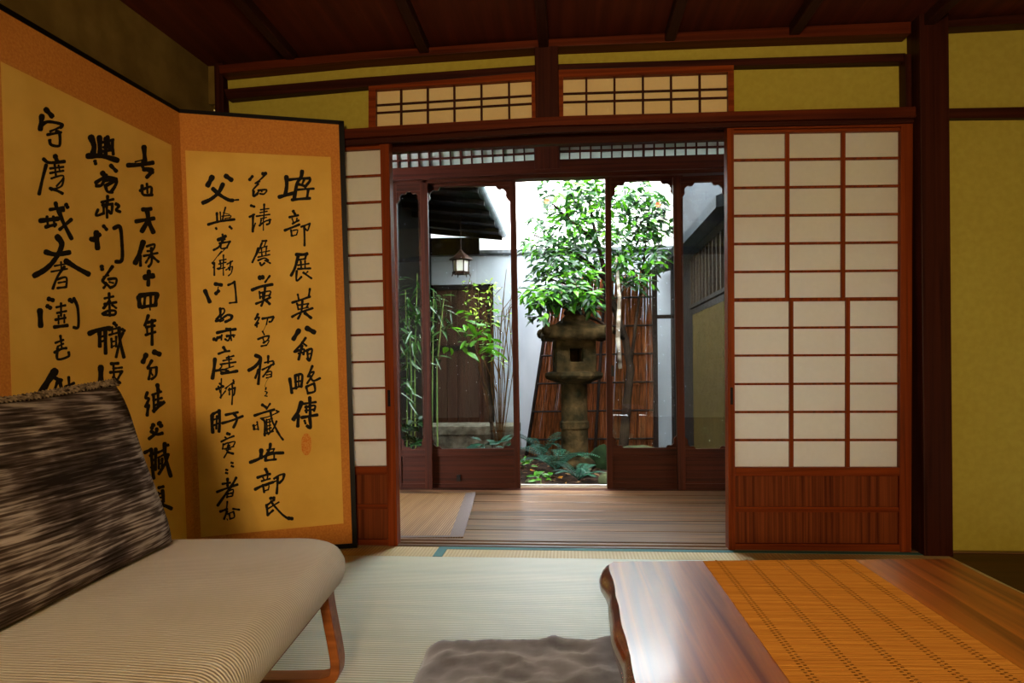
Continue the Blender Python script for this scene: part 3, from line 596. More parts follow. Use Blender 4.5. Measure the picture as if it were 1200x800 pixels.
# pillow
mp_ = mat('streaked_weave', L(38, 28, 22), L(186, 172, 158), .9, 'noise', (24, 7, 190), 1, 8, .2, .6, .003, .1, 0, .36, .72, c3=L(88, 74, 64))
nt = mp_.node_tree; N_ = nt.nodes; K_ = nt.links
n2 = N_.new('ShaderNodeTexNoise'); n2.inputs['Scale'].default_value = 6; n2.inputs['Detail'].default_value = 3
K_.new(N_['Texture Coordinate'].outputs['Object'], n2.inputs['Vector'])
r1 = N_['Noise Texture']; ad = N_.new('ShaderNodeMath'); ad.operation = 'MULTIPLY_ADD'; ad.inputs[1].default_value = .75; ad.inputs[2].default_value = -.36
K_.new(n2.outputs['Fac'], ad.inputs[0]); sm = N_.new('ShaderNodeMath'); sm.operation = 'ADD'; K_.new(r1.outputs['Fac'], sm.inputs[0]); K_.new(ad.outputs[0], sm.inputs[1])
K_.new(sm.outputs[0], N_['Color Ramp'].inputs['Fac'])
pil = thing('throw_pillow', CW(-.92, 1.45, .325), 'large brown and white streaked throw pillow leaning back on the beige sofa', 'pillow')
m = MB(); nu, nv_ = 33, 25
B1, B0, T1, T0 = Vector((-.885, 1.775, .305)), Vector((-.885, 1.06, .305)), Vector((-1.035, 1.775, .742)), Vector((-1.03, 1.03, .70))
nrm = Vector((.945, -.05, .325)).normalized()
def pil_pt(u, v, sgn):
    a, b2 = u * 2 - 1, v * 2 - 1
    puff = max(0, (1 - a ** 4)) ** .5 * max(0, (1 - b2 ** 4)) ** .5
    pinch = 1 - .05 * (1 - abs(b2)) * abs(a); pv = 1 - .05 * (1 - abs(a)) * abs(b2)
    uu, vv = .5 + a * pinch / 2, .5 + b2 * pv / 2
    p = (B0.lerp(B1, uu)).lerp(T0.lerp(T1, uu), vv)
    p = p + nrm * (sgn * .062 * puff) + nrm * .010 * noise.noise(Vector((u * 4, v * 4, sgn))) * puff
    p.z = max(p.z, .322 + .004 * a * a)
    return CW(p.x, p.y, p.z)
vs = [pil_pt(i / (nu - 1), j / (nv_ - 1), 1) for j in range(nv_) for i in range(nu)] + [pil_pt(i / (nu - 1), j / (nv_ - 1), -1) for j in range(nv_) for i in range(nu)]
fs = []
for s_ in (0, nu * nv_):
    for j in range(nv_ - 1):
        for i in range(nu - 1):
            k = s_ + j * nu + i; f = (k, k + 1, k + nu + 1, k + nu); fs.append(f if s_ == 0 else f[::-1])
m.add(vs, fs).build('pillow_body', 'streaked_weave', pil, smooth=True)
mat('dark_stitch', L(34, 24, 18), L(150, 130, 104), .9, s=90)
m = MB()                      # stitched fringe along the top seam
for i in range(60):
    u = i / 59; p = pil_pt(u, 1.0, 1); q = pil_pt(max(0, u - .012), .965, 1); m.tube([p + Vector((0, 0, -.004)), p + Vector((0, 0, .006)), q + Vector((.004, 0, .002))], .0026, 5)
m.build('seam_stitching', 'dark_stitch', pil)

# floor cushion
mat('plush', L(74, 68, 68), L(108, 101, 101), .95, s=9, detail=5, bump=.25, bdist=.01, spec=.1, sheen=.5)
m = MB(); nu, nv_ = 61, 45
x0, x1, d0, d1 = -.245, .40, 1.22, 1.835
def zab(u, v, top):
    a, b2 = u * 2 - 1, v * 2 - 1
    x = lerp(x0, x1, u) + (-.0) ; d = lerp(d0, d1, v)
    # rounded corners
    ra = max(0, abs(a) - .8) / .2; rb = max(0, abs(b2) - .8) / .2
    if ra > 0 and rb > 0:
        k = max(ra, rb) / math.hypot(ra, rb); x = (x0 + x1) / 2 + (x1 - x0) / 2 * math.copysign(.8 + .2 * ra * k, a); d = (d0 + d1) / 2 + (d1 - d0) / 2 * math.copysign(.8 + .2 * rb * k, b2)
    ed = max(0, 1 - max(abs(a), abs(b2)) ** 10)
    z = .052 * ed ** .5 * top
    if top:
        p = Vector((u * 6, v * 6, 3)); z += ed * (.013 * noise.noise(p) + .009 * noise.noise(p * 2.3) + .004 * noise.noise(p * 6)) + .012 * ed * math.exp(-((b2 - .86) / .12) ** 2)
        x += .006 * noise.noise(p * 1.5); d += .007 * noise.noise(p * 1.7 + Vector((4, 0, 0)))
    return CW(x, d, max(z, 0) + (.001 if top else 0))
vs = [zab(i / (nu - 1), j / (nv_ - 1), 1) for j in range(nv_) for i in range(nu)] + [zab(i / (nu - 1), j / (nv_ - 1), 0) for j in range(nv_) for i in range(nu)]
fs = []
for s_ in (0, nu * nv_):
    for j in range(nv_ - 1):
        for i in range(nu - 1):
            k = s_ + j * nu + i; f = (k, k + 1, k + nu + 1, k + nu); fs.append(f if s_ == 0 else f[::-1])
o = m.add(vs, fs).build('floor_cushion', 'plush', smooth=True)
tag(o, 'dark grey brown plush floor cushion on tatami beside the wooden table', 'cushion')

# ------------------------------------------------------------------ low table and bamboo runner
ZT = .34
wood('table_wood', L(118, 44, 10), L(220, 128, 44), 'y', .28, fine=34, spec=.4, coat=.2, bump=.05)
mat('live_edge_wood', L(92, 24, 6), L(140, 50, 14), .2, s=14, detail=5, dist=.8, spec=.5, coat=.6, bump=.3, bdist=.01)
TL, TRt = P(713, 658, Z=ZT), P(1114, 654.6, Z=ZT)
NL = P(745, 800, Z=ZT); ed = (NL - TL).normalized()            # runs towards the viewer
lenT = .95
def edge_l(t): return TL + ed * (t * lenT)
tab = thing('low_table', ((TL.x + TRt.x) / 2, TL.y - .5, 0), 'low glossy wooden table with natural wavy edge in right foreground', 'table')
ax = (TRt - TL); ax.z = 0; axn = ax.normalized()
out_l = -axn
pts = []                      # outline, clockwise from near left, with outward normals
NS = 44
for i in range(NS + 1):
    t = 1 - i / NS; p = edge_l(t) + out_l * (.003 * noise.noise(Vector((t * 9, 0, 0))) + .0015 * noise.noise(Vector((t * 19, 2, 0))))
    bul = .8 + .25 * noise.noise(Vector((t * 7, 5, 0))) + .12 * math.sin(t * 21)
    corner = max(0, 1 - t / .03)
    pts.append((p + axn * .012 * corner ** 2, out_l, bul))
for i in range(1, 13): t = i / 13; pts.append((TL.lerp(TRt, t), -ed, .3))
for i in range(NS + 1):
    t = i / NS; p = TRt + ed * (t * lenT) + axn * (.010 * noise.noise(Vector((t * 5, 9, 0)))); pts.append((p, axn, 1 + .5 * noise.noise(Vector((t * 6, 15, 0)))))
prof = [(0, 0), (.006, -.003), (.015, -.012), (.021, -.024), (.020, -.036), (.013, -.048), (.0, -.056)]
R = [[p + nn * (o_ * b_) + Vector((0, 0, z)) for p, nn, b_ in pts] for o_, z in prof]
top = MB().rings(R, cap0=False, cap1=True); nn_ = len(pts)
tb = top.build('live_edge', 'live_edge_wood', tab, smooth=True)
MB().prism([p + Vector((0, 0, -.004)) for p, _, _ in pts], (0, 0, .0042)).build('tabletop', 'table_wood', tab)
for (t, s_) in ((.25, .13), (.25, .87), (.85, .13), (.85, .87)):
    c = TL.lerp(TRt, s_) + ed * (t * lenT); R = []
    for z, r_ in ((.001, .032), (.05, .030), (.2, .036), (.283, .046)): R.append([Vector((c.x + r_ * sx, c.y + r_ * sy, z)) for sx, sy in ((-1, -1), (1, -1), (1, 1), (-1, 1))])
    MB().rings(R).build('leg', 'live_edge_wood', tab, bevel=.01)
# runner of thin bamboo splints
grid_mat('bamboo_splint', L(212, 150, 62), L(170, 110, 40), 0, 0, 900, .5, .1, .001, tint=L(176, 114, 42), nscale=(2, 90, 1), spec=.35)
ra, rb = P(823, 657, Z=ZT), P(1000, 655.4, Z=ZT)
run = thing('table_runner', ((ra.x + rb.x) / 2, ra.y - .45, ZT), 'bamboo splint runner laid along the middle of the low table', 'table runner')
m = MB(); k = 0; d = .004; rnd = random.Random(3)
while d < lenT - .01:
    h = .0022 + rnd.uniform(-.0003, .0004); a = ra + ed * d; b = rb + ed * d; a2, b2 = a + ed * .0042, b + ed * .0042; z = Vector((0, 0, h)); z0 = Vector((0, 0, .0005))
    mid = ed * .0021
    m.add([a + z0, b + z0, b + z + mid, a + z + mid, a2 + z0, b2 + z0], [(0, 1, 2, 3), (3, 2, 5, 4), (1, 5, 2), (0, 3, 4)]); d += .0047
m.build('splints', 'bamboo_splint', run)
mat('dark_thread', L(148, 100, 38), None, .9)
for u in (.10, .30, .50, .70, .90):
    m = MB(); d = .004; k = 0
    while d < lenT - .01:
        p = ra.lerp(rb, u) + ed * d + axn * (.004 if k % 2 else -.004) + Vector((0, 0, .0022))
        m.prism([p - axn * .0022, p + axn * .0022, p + axn * .0022 + ed * .003, p - axn * .0022 + ed * .003], (0, 0, .0006)); d += .0047; k += 1
    m.build('binding_thread', 'dark_thread', run)
# ------------------------------------------------------------------ garden
GZ = -.15
mat('soil', L(46, 33, 24), L(20, 14, 10), .95, s=9, detail=8, bump=.6, bdist=.02, c3=L(34, 24, 17))
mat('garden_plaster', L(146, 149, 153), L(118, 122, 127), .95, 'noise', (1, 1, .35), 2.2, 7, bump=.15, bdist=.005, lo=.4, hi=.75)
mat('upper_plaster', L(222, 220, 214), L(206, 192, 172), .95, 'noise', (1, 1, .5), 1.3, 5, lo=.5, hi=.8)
mat('cap_tile', L(70, 72, 76), L(98, 100, 102), .7, s=20)
mat('curb_stone', L(112, 106, 92), L(70, 64, 52), .9, s=12, detail=7, bump=.4)
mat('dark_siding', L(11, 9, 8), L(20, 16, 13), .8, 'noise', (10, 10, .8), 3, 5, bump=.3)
mat('weathered_door', L(36, 22, 16), L(58, 36, 26), .75, 'noise', (40, 40, 1.2), 1, 5, bump=.3)
mat('blue_reflection', L(3, 10, 20), L(5, 15, 26), .6, s=5, detail=5)  # navy paints the blue reflection of the far-right glass pane
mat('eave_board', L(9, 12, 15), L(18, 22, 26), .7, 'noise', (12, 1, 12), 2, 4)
mat('gutter_metal', L(84, 94, 102), L(62, 72, 82), .5, s=10, metal=.3)
def ground():
    m = MB(); nx, ny = 70, 44; x0, x1, y0, y1 = -1.9, 1.6, YG + .16, 8.1
    vs = []
    for j in range(ny):
        for i in range(nx):
            x, y = lerp(x0, x1, i / (nx - 1)), lerp(y0, y1, j / (ny - 1)); p = Vector((x * 2.2, y * 2.2, 0))
            vs.append((x, y, GZ + .025 * noise.noise(p) + .012 * noise.noise(p * 4) - .01))
    m.add(vs, [(j * nx + i, j * nx + i + 1, (j + 1) * nx + i + 1, (j + 1) * nx + i) for j in range(ny - 1) for i in range(nx - 1)])
    m.add([(-6, 4.4, GZ - .06), (6, 4.4, GZ - .06), (6, 9, GZ - .06), (-6, 9, GZ - .06)], [(0, 1, 2, 3)])
    return m.build('garden_ground', 'soil', smooth=True)
struct(ground())
YB = 8.0
zc = P(650, 293, Y=YB).z
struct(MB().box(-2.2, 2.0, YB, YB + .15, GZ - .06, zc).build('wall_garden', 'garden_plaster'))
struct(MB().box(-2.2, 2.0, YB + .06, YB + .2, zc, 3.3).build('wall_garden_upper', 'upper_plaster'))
TR[0] += 1; struct(MB().box(-2.2, 2.0, YB - .05, YB + .06, zc - .03, zc + .012).box(-2.2, 2.0, YB - .03, YB + .06, zc - .045, zc - .03).build('trim_%d' % TR[0], 'cap_tile', bevel=.004))
# stone kerb along the left part of the wall
k0, k1 = P(500, 498, Y=7.55), P(606, 498, Y=7.55)
kz, kb = P(550, 499, Y=7.45).z, GZ - .03
kerb = MB().box(k0.x - .1, k1.x, 7.45, 7.98, kb, kz - .10).build('stone_kerb', 'curb_stone', bevel=.01)
tag(kerb, 'low weathered stone kerb beneath the wooden garden door', 'kerb')
cap_ = MB().box(k0.x - .1, k1.x + .01, 7.42, 7.98, kz - .099, kz).build('kerb_cap', 'curb_stone', kerb, bevel=.008)
cap_['label'] = 'pale flat kerb cap'
# wooden garden door
dq = [P(506, 336, Y=YB - .02), P(578, 333, Y=YB - .02), P(578, 499, Y=YB - .02), P(506, 500, Y=YB - .02)]
gd = thing('garden_door', (dq[3].lerp(dq[2], .5).x, YB - .05, kz), 'brown weathered plank door in the white garden wall', 'door')
def bx(p, q, y0, y1, z0, z1): return MB().box(p, q, y0, y1, z0, z1)
gx0, gx1, gz1 = dq[0].x, dq[1].x, dq[1].z
m = MB(); n = 5
for i in range(n):
    a = lerp(gx0 + .05, gx1 - .05, i / n); b = lerp(gx0 + .05, gx1 - .05, (i + 1) / n); m.box(a + .003, b - .003, YB - .035 - .004 * (i % 2), YB - .002, kz + .002, gz1 - .05)
m.build('planks', 'weathered_door', gd)
bx(gx0, gx0 + .06, YB - .06, YB - .002, kz + .002, gz1).build('door_frame', 'dark_siding', gd); bx(gx1 - .06, gx1, YB - .06, YB - .002, kz + .002, gz1).build('door_frame', 'dark_siding', gd)
bx(gx0, gx1, YB - .06, YB - .002, gz1 - .06, gz1).build('door_frame', 'dark_siding', gd)
bx(gx0 + .06, gx1 - .06, YB - .05, YB - .03, lerp(kz, gz1, .52), lerp(kz, gz1, .56)).build('cross_rail', 'dark_siding', gd)

# left neighbouring house: side wall, eave, gutter
XL = -1.62
ee = P(586, 277, Y=7.9)
hs = thing('neighbouring_house', (XL, 6.3, GZ - .06), 'dark house side with low eave and gutter on the left of the garden', 'house')
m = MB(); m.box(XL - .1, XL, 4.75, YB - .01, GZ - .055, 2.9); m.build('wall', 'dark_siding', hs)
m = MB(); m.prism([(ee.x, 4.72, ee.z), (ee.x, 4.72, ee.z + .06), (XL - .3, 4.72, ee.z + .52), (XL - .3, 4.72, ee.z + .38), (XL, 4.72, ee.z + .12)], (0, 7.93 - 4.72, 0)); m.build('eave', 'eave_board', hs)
for i in range(8):
    y = 4.9 + i * .42; MB().prism([(ee.x + .03, y, ee.z - .004), (ee.x + .03, y, ee.z - .05), (XL, y, ee.z + .05), (XL, y, ee.z + .11)], (0, .05, 0)).build('rafter', 'dark_siding', hs)
m = MB(); R = []
for y in (4.72, 7.96):
    R.append([Vector((ee.x + .03 + .045 * math.cos(a), y, ee.z + .035 + .045 * math.sin(a))) for a in [math.pi + k * math.pi / 8 for k in range(9)]] + [Vector((ee.x + .03 + .038 * math.cos(a), y, ee.z + .035 + .038 * math.sin(a))) for a in [2 * math.pi - k * math.pi / 8 for k in range(9)]])
m.rings(R).build('gutter', 'gutter_metal', hs, smooth=False)
b0, b1 = P(498, 280, Y=YB - .04), P(562, 279, Y=YB - .04)
MB().box(b0.x - .1, b1.x, YB - .08, YB - .055, P(530, 299, Y=YB - .04).z, b0.z).build('wall_plate', 'dark_siding', hs)

# right neighbouring house
XH = 1.17
hr = thing('garden_outbuilding', (XH + .2, 6.3, GZ - .06), 'outbuilding with bamboo screen and slatted window on the right of the garden', 'building')
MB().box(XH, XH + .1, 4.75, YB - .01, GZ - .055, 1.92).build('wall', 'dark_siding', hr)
MB().box(XH + .14, XH + .24, 4.75, YB - .01, 1.92, 3.5).build('reflection_wall', 'blue_reflection', hr)  # added wall that carries the pane's blue reflection as colour
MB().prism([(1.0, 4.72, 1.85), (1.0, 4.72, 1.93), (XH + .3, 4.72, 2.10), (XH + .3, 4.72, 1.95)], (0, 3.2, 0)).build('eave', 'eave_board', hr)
def onX(px, py): return P(px, py, X=XH - .01)
y0, y1 = onX(852, 400).y, onX(815, 400).y
z1 = onX(832, 361).z; z0 = P(832, 548, X=XH - .01).z
mat('bamboo_skin', L(54, 43, 13), L(34, 26, 8), .5, 'noise', (60, 60, 3), 1, 4)
m = MB(); n = 46
for i in range(n):
    y = lerp(y0, y1, (i + .5) / n); r = (y1 - y0) / n * .48; m.tube([(XH - .022, y, z0), (XH - .022, y, lerp(z0, z1, .5)), (XH - .022, y, z1)], r, 6)
m.build('bamboo_screen', 'bamboo_skin', hr)
m = MB(); m.box(XH - .035, XH - .005, y0 - .03, y1 + .04, z1, z1 + .05); m.box(XH - .035, XH - .005, y1, y1 + .05, z0 - .05, z1 + .05); m.box(XH - .035, XH - .005, y0 - .03, y1 + .04, z0 - .05, z0); m.build('screen_frame', 'dark_siding', hr)
z2, z3 = onX(832, 350).z, onX(832, 285).z
mat('pale_slat', L(36, 28, 19), L(22, 16, 10), .7, 'noise', (30, 30, 2), 1, 3)
for i in range(12):
    y = lerp(4.95, 6.5, i / 11); MB().box(XH - .03, XH - .002, y, y + .035, z2 + .02, z3).build('window_slat', 'pale_slat', hr)
MB().box(XH - .035, XH - .002, 4.9, 6.6, z2 - .01, z2 + .02).build('window_rail', 'dark_siding', hr)
MB().box(XH - .035, XH - .002, 4.9, 6.6, z3, z3 + .04).build('window_rail', 'dark_siding', hr)

# brushwood fence
YF = 7.42
mat('brushwood', L(122, 68, 34), L(58, 30, 16), .85, 'noise', (80, 80, 5), 1, 4, bump=.4)
mat('dark_bamboo', L(18, 13, 11), L(34, 25, 20), .6, 'noise', (30, 30, 3), 1, 3)
fx0b, fx0t, fx1 = P(618, 535, Y=YF).x, P(648, 350, Y=YF).x, P(764, 340, Y=YF).x
fz = P(700, 322, Y=YF).z; fzl = P(648, 345, Y=YF).z
fe = thing('brushwood_fence', ((fx0b + fx1) / 2, YF, GZ), 'reddish brown brushwood fence tied with dark rails behind the stone lantern', 'fence')
m = MB(); rnd = random.Random(11); n = 190
for i in range(n):
    t = (i + rnd.uniform(-.4, .4)) / n; xb_ = lerp(fx0b, fx1, t); xt = lerp(fx0t, fx1, t)
    zt = lerp(fzl, fz, min(1, t * 3)) + rnd.uniform(-.06, .06); y = YF + rnd.uniform(-.03, .03); r = rnd.uniform(.006, .0105)
    m.tube([(xb_, y, GZ - .03), (lerp(xb_, xt, .5) + rnd.uniform(-.015, .015), y, lerp(GZ, zt, .5)), (xt + rnd.uniform(-.015, .015), y + rnd.uniform(-.01, .01), zt)], [r, r, r * .6], 5)
m.build('brushwood', 'brushwood', fe)
for k in range(6):
    z = lerp(GZ + .16, fzl - .06, k / 5); t = (z - GZ) / (fzl - GZ); xa = lerp(fx0b, fx0t, t)
    MB().tube([(xa - .02, YF - .045, z), (fx1, YF - .045, z + .012)], .011, 6).build('rail', 'dark_bamboo', fe)
MB().tube([(fx0b - .015, YF - .02, GZ - .04), (fx0t - .015, YF - .02, fzl + .05)], .018, 7).build('post', 'dark_bamboo', fe)
q = P(706, 330, Y=YF - .07).x
MB().tube([(q - .1, YF - .075, GZ - .04), (q + .03, YF - .075, fz)], .016, 7).build('post', 'dark_bamboo', fe)
MB().box(fx1, fx1 + .05, YF - .04, YF + .03, GZ - .04, fz + .05).build('post', 'dark_bamboo', fe)
zb_ = P(770, 371, Y=YF).z; MB().box(fx1 + .05, XH - .03, YF - .01, YF + .02, zb_ - .02, zb_ + .02).build('rail', 'dark_bamboo', fe)

# stone lantern
YLn = 6.5; lc = P(673, 470, Y=YLn); lx = lc.x; zz = lambda y: P(673, y, Y=YLn).z
mat('mossy_granite', L(70, 54, 30), L(22, 20, 8), .95, s=7, detail=9, bump=1.0, bdist=.04, c3=L(46, 36, 18))
sl_ = thing('stone_lantern', (lx, YLn, GZ - .02), 'mossy stone garden lantern with square light chamber on a round pillar', 'stone lantern')
C0 = (lx, YLn, 0)
MB().lathe(C0, [(.21, GZ - .04), (.24, GZ + .02), (.22, GZ + .06), (.15, GZ + .09), (.14, GZ + .1)], 28).build('base', 'mossy_granite', sl_, smooth=True)
MB().lathe(C0, [(.128, GZ + .08), (.126, zz(503)), (.138, zz(501)), (.138, zz(494)), (.124, zz(492)), (.122, zz(450))], 28).build('pillar', 'mossy_granite', sl_, bevel=.004)
MB().lathe(C0, [(.13, zz(450)), (.2, zz(446)), (.27, zz(443.5)), (.282, zz(440)), (.275, zz(436.5)), (.20, zz(434.5))], sq=6, rot=.1).build('platform', 'mossy_granite', sl_, bevel=.012)
m = MB(); h, w_ = .185, .058; za, zb = zz(436), zz(398); wz0, wz1 = zz(424), zz(409)
ca, sa = math.cos(.12), math.sin(.12)
def rotp(x, y, z): return Vector((lx + x * ca - y * sa, YLn + x * sa + y * ca, z))
def rbox(mb, x0, x1, y0, y1, z0, z1): mb.hexa([rotp(x0, y0, z0), rotp(x1, y0, z0), rotp(x1, y0, z1), rotp(x0, y0, z1)], [rotp(x0, y1, z0), rotp(x1, y1, z0), rotp(x1, y1, z1), rotp(x0, y1, z1)])
t_ = .05
for (a0, a1, b0_, b1_) in ((-h, -w_, -h, -w_), (w_, h, -h, -w_), (-h, -w_, w_, h), (w_, h, w_, h)): rbox(m, a0, a1, b0_, b1_, za, zb)
rbox(m, -w_, w_, h - .03, h, wz0, wz1); rbox(m, -h + .002, h - .002, -h + .002, h - .002, za, wz0); rbox(m, -h + .002, h - .002, -h + .002, h - .002, wz1, zb - .001)
m.build('light_chamber', 'mossy_granite', sl_, bevel=.008)
m = MB(); R = []
for (r_, z, up) in ((.21, zz(398.5), 0), (.335, zz(399.5), .02), (.345, zz(393), .03), (.325, zz(388), .035), (.22, zz(381), 0), (.13, zz(374), 0), (.085, zz(369), 0)):
    ring = []
    for k in range(24):
        a = k / 24 * 2 * math.pi; q_ = max(abs(math.cos(a)), abs(math.sin(a))); cf = (1 / q_ - 1) / .414
        ring.append(rotp(r_ * .86 / q_ * math.cos(a), r_ * .86 / q_ * math.sin(a), z + up * cf ** 2))
    R.append(ring)
m.rings(R).build('roof', 'mossy_granite', sl_, smooth=True)
for sx, sy in ((-1, -1), (1, -1), (1, 1), (-1, 1)):
    p = rotp(.285 * sx, .285 * sy, zz(389)); m = MB()
    ring = []
    for k in range(7): t = -1.57 + 3.14 * k / 6; ring.append([p + Vector((.045 * math.cos(t) * math.cos(a), .045 * math.cos(t) * math.sin(a), .05 * math.sin(t))) for a in [j * .6283 for j in range(10)]])
    m.rings(ring).build('corner_scroll', 'mossy_granite', sl_, smooth=True)
MB().lathe(C0, [(.07, zz(370)), (.10, zz(367)), (.085, zz(364)), (.065, zz(361)), (.10, zz(356)), (.095, zz(350)), (.05, zz(345)), (.01, zz(342))], 18).build('finial', 'mossy_granite', sl_, smooth=True)

# hanging lantern below the eave
YH_ = 7.0; hx = P(540, 300, Y=YH_).x; hz = lambda y: P(540, y, Y=YH_).z
hl = thing('hanging_lantern', (hx, YH_, hz(324)), 'small hanging lantern with pagoda roof and white panes under the eave', 'lantern')
mat('copper_brown', L(52, 32, 22), L(34, 22, 16), .5, s=20, metal=.3)
paper_mat('lantern_pane', L(240, 236, 222), .4)
MB().lathe((hx, YH_, 0), [(.125, hz(304) - .004), (.118, hz(303)), (.07, hz(299)), (.03, hz(295.5)), (.012, hz(292.5))], sq=6).build('roof', 'copper_brown', hl)
MB().lathe((hx, YH_, 0), [(.068, hz(319)), (.078, hz(304))], sq=6).build('pane', 'lantern_pane', hl)
m = MB()
for k in range(6):
    a = k * math.pi / 3; m.tube([(hx + .095 * math.cos(a), YH_ + .095 * math.sin(a), hz(323.5)), (hx + .078 * math.cos(a), YH_ + .078 * math.sin(a), hz(319)), (hx + .084 * math.cos(a), YH_ + .084 * math.sin(a), hz(304))], .0065, 5)
m.lathe((hx, YH_, 0), [(.09, hz(321)), (.095, hz(318.5))], sq=6); m.lathe((hx, YH_, 0), [(.087, hz(305.5)), (.09, hz(303.5))], sq=6)
m.build('frame', 'copper_brown', hl)
m = MB(); m.tube([(hx, YH_, hz(293)), (hx, YH_, ee.z + .12)], .005, 5); m.build('chain', 'copper_brown', hl)

# ------------------------------------------------------------------ plants
def leafmat(n, c1, c2, rough=.35):
    m = mat(n, c1, c2, rough, s=3, detail=2, spec=.3); nt = m.node_tree; N = nt.nodes; K = nt.links
    b = N['Principled BSDF']; t = N.new('ShaderNodeBsdfTranslucent'); x = N.new('ShaderNodeMixShader'); x.inputs[0].default_value = .3
    K.new(N['Color Ramp'].outputs['Color'], t.inputs['Color']); o = N['Material Output']
    K.new(b.outputs[0], x.inputs[1]); K.new(t.outputs[0], x.inputs[2]); K.new(x.outputs[0], o.inputs['Surface'])
leafmat('camellia_leaf', L(30, 80, 8), L(80, 140, 16)); leafmat('deep_leaf', L(15, 42, 15), L(30, 66, 22))  # in the camellia crown: bright green for lit leaves, deep green for shaded ones
leafmat('bamboo_leaf', L(22, 54, 18), L(50, 90, 32)); leafmat('lime_leaf', L(90, 150, 40), L(170, 190, 60)); leafmat('fern_leaf', L(12, 46, 34), L(28, 78, 54), .5)
mat('bark', L(48, 36, 27), L(26, 19, 14), .9, s=12, detail=6, bump=.5)
mat('twig', L(84, 54, 26), L(52, 32, 16), .9, s=12)
mat('pale_bark', L(180, 168, 150), L(98, 84, 70), .9, 'noise', (6, 6, 14), 1, 5, lo=.42, hi=.58)
mat('cane', L(70, 96, 50), L(110, 122, 66), .4, 'noise', (4, 4, 1), 2, 3)
mat('flower_red', L(196, 60, 40), L(222, 110, 70), .6, s=9)
def leaf(mb, p, d, nrm, ln, wd, fold=.18, curl=.15, slim=False):
    d = d.normalized(); s = d.cross(nrm)
    if s.length < 1e-4: s = d.orthogonal()
    s.normalize(); n = s.cross(d).normalized(); b = len(mb.v)
    rows = ((0, .0), (.22, .72), (.5, 1), (.78, .62), (1, .02)) if not slim else ((0, .1), (.2, .9), (.5, 1), (.8, .5), (1, .02))
    for t, w in rows:
        c = p + d * ln * t - n * curl * ln * t * t
        for q in (-1, 0, 1): mb.v.append(c + s * (q * w * wd * .5) + n * (abs(q) * w * fold * wd))
    for i in range(4):
        for j in range(2): mb.f.append((b + i * 3 + j, b + i * 3 + j + 1, b + i * 3 + j + 4, b + i * 3 + j + 3))
def rdir(r, zlo=-.6, zhi=.5):
    a = r.uniform(0, 6.283); z = r.uniform(zlo, zhi); k = math.sqrt(max(0, 1 - z * z)); return Vector((k * math.cos(a), k * math.sin(a), z))
# camellia tree
tb_ = P(729, 556, Z=GZ); YT = 6.95
tree = thing('camellia_tree', (P(729, 548, Y=YT).x, YT, GZ - .03), 'glossy green camellia tree spreading over the stone lantern', 'tree')
T = lambda px, py, y=YT: P(px, py, Y=y)
m = MB(); m.tube([T(729, 556), T(731, 520), T(735, 470), T(739, 432), T(733, 398), T(722, 366, 6.9), T(712, 330, 6.8), T(700, 285, 6.7), T(690, 235, 6.65)], [.062, .05, .044, .04, .036, .032, .026, .018, .01], 9)
m.build('trunk', 'bark', tree, smooth=True)
for br in ([(739, 432, YT), (745, 380, 7.0), (752, 330, 7.05), (757, 280, 7.0), (762, 240, 6.95)], [(722, 366, 6.9), (700, 345, 6.7), (670, 335, 6.5), (640, 325, 6.4)],
           [(712, 330, 6.8), (680, 300, 6.7), (650, 285, 6.6), (625, 275, 6.6)], [(700, 285, 6.7), (665, 255, 6.6), (640, 232, 6.6)], [(733, 398, YT), (700, 375, 6.6), (665, 362, 6.3), (640, 352, 6.2)], [(752, 330, 7.05), (775, 305, 7.0)]):
    MB().tube([T(*b) for b in br], [.02 - .014 * i / (len(br) - 1) for i in range(len(br))], 6).build('branch', 'bark', tree, smooth=True)
o = MB().tube([T(727, 432, 6.7), T(724, 395, 6.7), T(726, 350, 6.7), T(722, 300, 6.7)], [.02, .024, .02, .012], 7).build('branch', 'pale_bark', tree, smooth=True); o['label'] = 'pale peeling branch'
rnd = random.Random(5)
blobs = [(690, 235, 52, 26, 6.7, 150), (665, 225, 36, 16, 6.6, 60), (672, 268, 44, 26, 6.6, 130), (648, 300, 30, 22, 6.5, 80), (660, 325, 42, 16, 6.5, 90), (700, 300, 36, 30, 6.8, 110), (640, 350, 26, 10, 6.15, 46),
         (665, 345, 32, 12, 6.2, 60), (690, 352, 22, 14, 6.3, 40), (742, 228, 30, 16, 6.9, 70), (765, 262, 24, 20, 6.95, 70), (735, 268, 30, 22, 6.9, 80), (760, 300, 24, 18, 7.0, 60), (728, 312, 22, 16, 6.9, 40), (770, 235, 14, 12, 6.9, 22), (745, 330, 20, 8, 6.9, 20), (622, 285, 14, 10, 6.5, 14), (625, 345, 16, 10, 6.2, 16), (632, 372, 14, 8, 6.1, 12), (630, 262, 12, 6, 6.5, 10)]
A, B = MB(), MB()
for (px, py, rx, ry, y, n) in blobs:
    c = P(px, py, Y=y)
    for i in range(int(n * 2.3)):
        while True:
            u, v, w = rnd.uniform(-1, 1), rnd.uniform(-1, 1), rnd.uniform(-1, 1)
            if u * u + v * v + w * w < 1: break
        p = c + Vector((u * rx / FPX * y, w * .32, -v * ry / FPX * y))
        d = rdir(rnd, -.75, .25); d = (d + Vector((u * .7, -.35, -v * .4))).normalized(); nr_ = (Vector((0, -.25, 1)) + rdir(rnd, -.5, .5) * .5).normalized()
        leaf(A if rnd.random() < .46 - .3 * (w > .3) else B, p, d, nr_, rnd.uniform(.085, .14), rnd.uniform(.036, .052))  # more deep green at the back, painting the shade inside the crown
A.build('foliage', 'camellia_leaf', tree); B.build('foliage', 'deep_leaf', tree)
